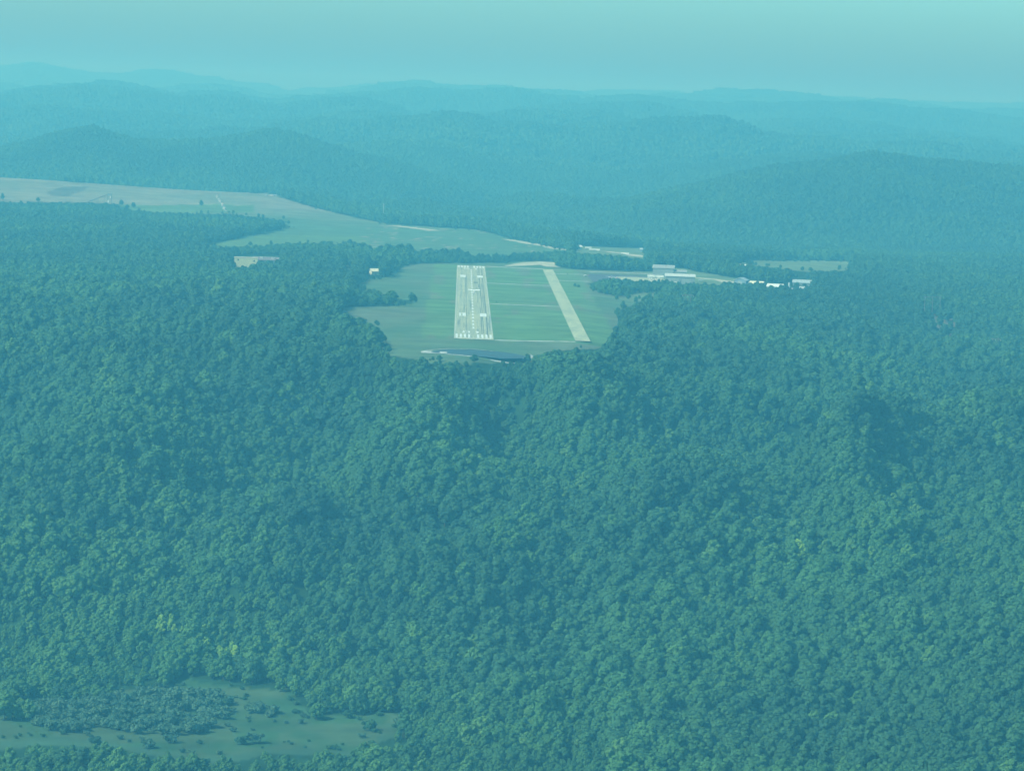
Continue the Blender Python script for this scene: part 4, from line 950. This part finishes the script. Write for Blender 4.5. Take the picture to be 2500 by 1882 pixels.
# ------------------------------------------------------------------ small aircraft
M_TR = mat('bright_white_paint', (0.84, 0.84, 0.82), .4, .4)
M_RED = mat('red_paint', (0.42, 0.05, 0.05), .4, .4)
def make_plane(label):
    t = thing('light_aircraft', label, 'aircraft', (0, 0, 0))
    MB().tube([(0, 3.6, 1.25), (0, 3.2, 1.25), (0, 2.0, 1.4), (0, .6, 1.6), (0, -.9, 1.55), (0, -2.8, 1.4), (0, -4.4, 1.5)], [.18, .45, .58, .68, .62, .34, .12], 12).build('fuselage', M_WHITE, t, True)
    w = MB()
    for s in (-1, 1):
        pts = [(0, 1.6), (s*3, 1.6), (s*5.3, 1.3), (s*5.4, -.5), (s*3, -.8), (0, -.8)]
        n = len(w.v); w.v += [(x, y, 2.26+abs(x)*.06) for x, y in pts]+[(x, y, 2.54+abs(x)*.06-abs(y-.6)*.07) for x, y in pts]
        k = len(pts); lo = tuple(range(n, n+k)); hi = tuple(range(n+k, n+2*k)); w.f += [lo if s > 0 else lo[::-1], hi[::-1] if s > 0 else hi]
        for i in range(k): w.f.append((n+i, n+(i+1) % k, n+k+(i+1) % k, n+k+i))
    w.build('wing', M_TR, t)
    MB().box(-1.7, 1.7, -4.7, -3.8, 1.55, 1.63).build('tailplane', M_WHITE, t)
    f = MB(); f.v = [(-.05, -3.5, 1.6), (.05, -3.5, 1.6), (.05, -4.8, 1.6), (-.05, -4.8, 1.6), (-.04, -4.3, 3.0), (.04, -4.3, 3.0), (.04, -4.9, 3.0), (-.04, -4.9, 3.0)]
    f.f = [(3, 2, 1, 0), (4, 5, 6, 7), (0, 1, 5, 4), (1, 2, 6, 5), (2, 3, 7, 6), (3, 0, 4, 7)]; f.build('fin', M_RED, t)
    MB().box(-.5, .5, .9, 1.75, 1.75, 2.15).build('windscreen', M_DARK, t)
    for s in (-1, 1):
        g = MB().tube([(s*.4, .2, 1.1), (s*1.2, .1, .35)], .06, 5).build('gear_leg', M_WHITE, t); MB().tube([(s*1.2-.1, .1, .3), (s*1.2+.1, .1, .3)], .3, 10).build('wheel', M_RUB, g)
        MB().tube([(s*.5, .5, 1.2), (s*2.6, .6, 2.4)], .05, 5).build('wing_strut', M_WHITE, t)
    MB().tube([(0, 2.9, .25-.0), (0, 2.9, 1.0)], .05, 5).build('nose_leg', M_WHITE, t); MB().tube([(-.08, 2.9, .26), (.08, 2.9, .26)], .26, 10).build('nose_wheel', M_RUB, t)
    pr = MB().box(-1.0, 1.0, 3.68, 3.73, 1.18, 1.32).build('propeller', M_DARK, t)
    return t
pl = make_plane('white high-winged light aircraft flying nose-up, low over the runway centreline')
pp = atZ(1156.5, 715, 4.5); pl.location = (float(pp[0])+.3, float(pp[1]), 4.5); pl.rotation_euler = (R_(17), 0, 0); pl.scale = (1.05,)*3
for (a, c, rz, lab) in ((1430, 675.5, 100, 'white light aircraft parked alone at the left end of the dark apron'), (1487.5, 679.5, 20, 'white light aircraft parked mid apron, leftmost of the three together'),
                        (1498, 681.8, 75, 'white light aircraft parked mid apron, middle of the three together'), (1506.5, 681.8, 95, 'white light aircraft parked mid apron, rightmost of the three together')):
    q = atZ(a, c); copy_tree(pl, (float(q[0]), float(q[1]), .09), R_(rz), lab, .72, 'aircraft parked on the apron').rotation_euler = (0, 0, R_(rz))
# ------------------------------------------------------------------ vehicles
def make_car(label, paint):
    t = thing('parked_car', label, 'car', (0, 0, 0)); b = MB()
    pr = [(-2.2, .35), (2.2, .35), (2.25, .8), (1.5, .98), (-1.9, 1.02), (-2.25, .85)]
    n = len(pr); b.v = [(-.88, y, z) for y, z in pr]+[(.88, y, z) for y, z in pr]; b.f = [tuple(range(n)), tuple(reversed(range(n, 2*n)))]+[(i, n+i, n+(i+1) % n, (i+1) % n) for i in range(n)]
    b.build('body', paint, t)
    c = MB(); c.v = [(-.8, -1.7, 1.02), (.8, -1.7, 1.02), (.8, 1.0, 1.0), (-.8, 1.0, 1.0), (-.66, -1.2, 1.5), (.66, -1.2, 1.5), (.66, .35, 1.5), (-.66, .35, 1.5)]
    c.f = [(4, 5, 6, 7), (0, 1, 5, 4), (1, 2, 6, 5), (2, 3, 7, 6), (3, 0, 4, 7)]; c.build('cabin', M_DARK, t); MB().box(-.66, .66, -1.2, .35, 1.5, 1.54).build('roof', paint, t)
    for sx in (-1, 1):
        for y in (-1.35, 1.4): MB().tube([(sx*.78, y, .33), (sx*.96, y, .33)], .33, 10).build('wheel', M_RUB, t)
    return t
def make_trailer(label, L_=9.0):
    t = thing('box_trailer', label, 'trailer', (0, 0, 0)); MB().box(-L_/2, L_/2, -1.25, 1.25, 1.0, 3.6).build('cargo_box', M_TR, t); MB().box(-L_/2, L_/2, -.5, .5, .75, .98).build('chassis', M_RUB, t)
    for x in (-L_/2+1.2, -L_/2+2.4):
        for s in (-1, 1): MB().tube([(x, s*.85, .5), (x, s*1.15, .5)], .5, 10).build('wheel', M_RUB, t)
    MB().box(L_/2-1.4, L_/2-1.2, -.6, .6, 0.02, .75).build('landing_leg', M_RUB, t)
    return t
car = make_car('white car parked near the front hangar, on the pale yard', M_TR)
q = atZ(1586, 681); car.location = (float(q[0]), float(q[1]), .2); car.rotation_euler = (0, 0, 1.4)
cars = [(1594, 684, 'white car in the pale yard, just right of the first one'), (1607, 681.5, 'white car close to the left wall of the front hangar'), (1591, 679.8, 'white car at the top of the pale yard'), (1919, 702, 'white car left of the silo'), (1934, 704, 'white car just right of the silo'),
        (1711, 686, 'white car on the grass right of the hangars'), (1651.5, 691.2, 'small white car against the front wall of the near hangar')]
for a, c, lab in cars:
    q = atZ(a, c); copy_tree(car, (float(q[0]), float(q[1]), .2 if a < 1800 else -.8), random.uniform(.8, 2.2), lab)
tr = make_trailer('white box trailer parked beside the front hangar, the longer one'); q = atZ(1610, 679.5); tr.location = (float(q[0]), float(q[1]), .14); tr.rotation_euler = (0, 0, R_(-8)); tr.scale = (1, 1, .8)
for a, c, rz, sc_, lab in ((1619, 676.5, 5, .7, 'short white trailer between the two hangars'), (1590, 678.8, -4, .9, 'white box trailer at the left end of the pale yard'), (1961, 704.5, -6, .9, 'white box trailer in front of the pale blue barn')):
    q = atZ(a, c); copy_tree(tr, (float(q[0]), float(q[1]), .14 if a < 1800 else -1), R_(rz), lab, sc_)
back = [(1410.5, 608.5, 1.25, 'small pale cabin at the left end of the far road'), ]
p = gpt(1411, 609); gable('small_cabin', 'small pale cabin at the left end of the far road behind the airfield', 'cabin', (p.x, p.y, p.z), R_(25), 8, 7, 3.4, 1.8, M_TRIM, M_WROOF, windows=(('f', -1, 1, 1.2, 2.2),))
p = gpt(1572, 616); gable('far_cabin', 'small pale cabin alone at the right end of the far road', 'cabin', (p.x, p.y, p.z+.5), R_(-10), 9, 6, 3, 1.6, M_BLUE, M_ROOFB)
p = gpt(1810, 653.5); gable('field_shelter', 'tiny white shelter among trees left of the eastern field', 'shelter', (p.x, p.y, p.z), R_(0), 9, 5, 2.4, 1.2, M_TRIM, M_WROOF)
for a, c, sc_, lab in ((1436, 609, .9, 'white trailer on the far road, first from the left'), (1445, 612.5, .8, 'white trailer on the far road, second from the left'), (1458, 613.5, .75, 'white trailer on the far road, third from the left'),
                 (1522, 621, .6, 'white trailer on the far road, left of the right-hand pair'), (1529, 622.5, .75, 'white trailer on the far road, right of the right-hand pair'), (428, 646, 1.0, 'white trailer among trees far left of the tan building'), (512, 651.5, .9, 'white trailer left of the tan building, left one of two'), (530, 652, 1.2, 'white trailer left of the tan building, right one of two')):
    p = gpt(a, c); copy_tree(tr, (p.x, p.y, p.z+.1), R_(random.uniform(-20, 20)), lab, sc_)
# ------------------------------------------------------------------ conveyor on the mined field
p = gpt(264, 500); t = thing('conveyor', 'long sloping conveyor rising to a steel tower on the bare back field', 'conveyor', (p.x, p.y, p.z))
sp = 5600/9140.0
MB().tube([(-34, -4, .8), (0, 0, 15)], .8, 4).build('belt_gantry', M_WOOD, t)
for f_ in (.3, .6, .85):
    x = -34*(1-f_); z = .8+14.2*f_; MB().tube([(x-1, -4+4*f_, 0), (x, -4+4*f_, z)], .22, 4).build('trestle', M_WOOD, t)
MB().box(-1.5, 5, -2, 3, 13, 16).build('drive_house', M_WALL, t)
for x in (-1, 4.5):
    for y in (-1.6, 2.6): MB().tube([(x, y, 0), (x, y, 13)], .25, 4).build('tower_leg', M_WOOD, t)
MB().tube([(-1, -1.6, 0), (4.5, -1.6, 7), (-1, -1.6, 13)], .16, 4).build('tower_brace', M_WOOD, t); MB().box(-.8, 1.0, -2.4, -2.02, 3, 6.5).build('chute', M_WROOF, t); MB().box(2.4, 3.8, -2.4, -2.02, 9, 12.6).build('chute', M_WROOF, t)
# rocks along a gully in the mined field and at its far rim, by the dam
def rock_mesh(seed):
    rg = np.random.default_rng(seed); V, F = core([(0, 0, 0, 1, 1, .75)], 1.0, 8, 6); V = [tuple(np.array(v)*rg.uniform(.75, 1.25)) for v in V]; return np_mesh('rock', V, F, [M_STONE])
RK = [rock_mesh(i) for i in range(4)]
def rock(px_, py_, s, label, group):
    p = gpt(px_, py_); o = bpy.data.objects.new('rock', random.choice(RK)); COL.objects.link(o); o.location = (p.x, p.y, p.z+s*.25); o.rotation_euler = (0, 0, random.random()*6); o.scale = (s*1.3, s, s)
    o['label'] = label; o['category'] = 'rock'; o['group'] = group
for k in range(26):
    f_ = k/25; a = 530+22*f_+random.uniform(-1.5, 1.5); c = 480+36*f_; rock(a, c, random.uniform(1.0, 2.4), 'pale rock in the broken line running down the back field', 'rocks lining the gully in the back field')
for k in range(16): rock(647+random.uniform(0, 30), 476+random.uniform(0, 2.5)+.06*k, random.uniform(1.0, 2.4), 'pale rock in the heap at the far rim of the back field', 'rocks at the far rim of the back field')
for k in range(7): rock(1293+random.uniform(-6, 7), 871+random.uniform(-3, 5), random.uniform(.8, 2.0), 'pale boulder beside the right tip of the pond', 'boulders beside the pond')
# ------------------------------------------------------------------ power line poles
def pole_frame(px_, py_, h, w, label, three=False, s=1.0):
    p = gpt(px_, py_); t = thing('power_pole', label, 'power pole', (p.x, p.y, p.z-.5), R_(random.uniform(-6, 6)), None)
    xs = (-w, 0, w) if three else (-w/2, w/2)
    for x in xs: MB().tube([(x, 0, 0), (x*.96, 0, h)], [.34, .24], 7).build('post', M_WOOD, t)
    MB().box(-w*1.15 if three else -w*.95, w*1.15 if three else w*.95, -.18, .18, h-1.6, h-1.15).build('crossarm', M_WOOD, t)
    MB().tube([(xs[0], .25, h*.55), (xs[-1], .25, h-2)], .12, 4).build('brace', M_WOOD, t); MB().tube([(xs[-1], .3, h*.55), (xs[0], .3, h-2)], .12, 4).build('brace', M_WOOD, t)
    for x in (-w*.9, 0, w*.9):
        MB().tube([(x, 0, h-1.6), (x, 0, h-2.9)], .12, 6).build('insulator', M_WHITE, t)
pole_frame(2275, 775, 22, 8, 'wooden two-post power pole above the brown slope at right', True)
pole_frame(2428, 880, 21, 5.0, 'wooden two-post power pole lowest at the right edge of the forest')
pole_frame(1678, 766, 19, 5.5, 'wooden power pole rising from the forest below the hangars')
p = gpt(933, 548); t = thing('mast', 'very thin pale mast against the forest behind the back field', 'mast', (p.x, p.y+60, float(H(p.x, p.y+60))))
MB().tube([(0, 0, -1), (0, 0, 27)], [.35, .2], 6).build('mast_pole', M_TRIM, t)
for z in (25, 22): MB().box(-1.6, 1.6, -.1, .1, z, z+.25).build('crossarm', M_TRIM, t)
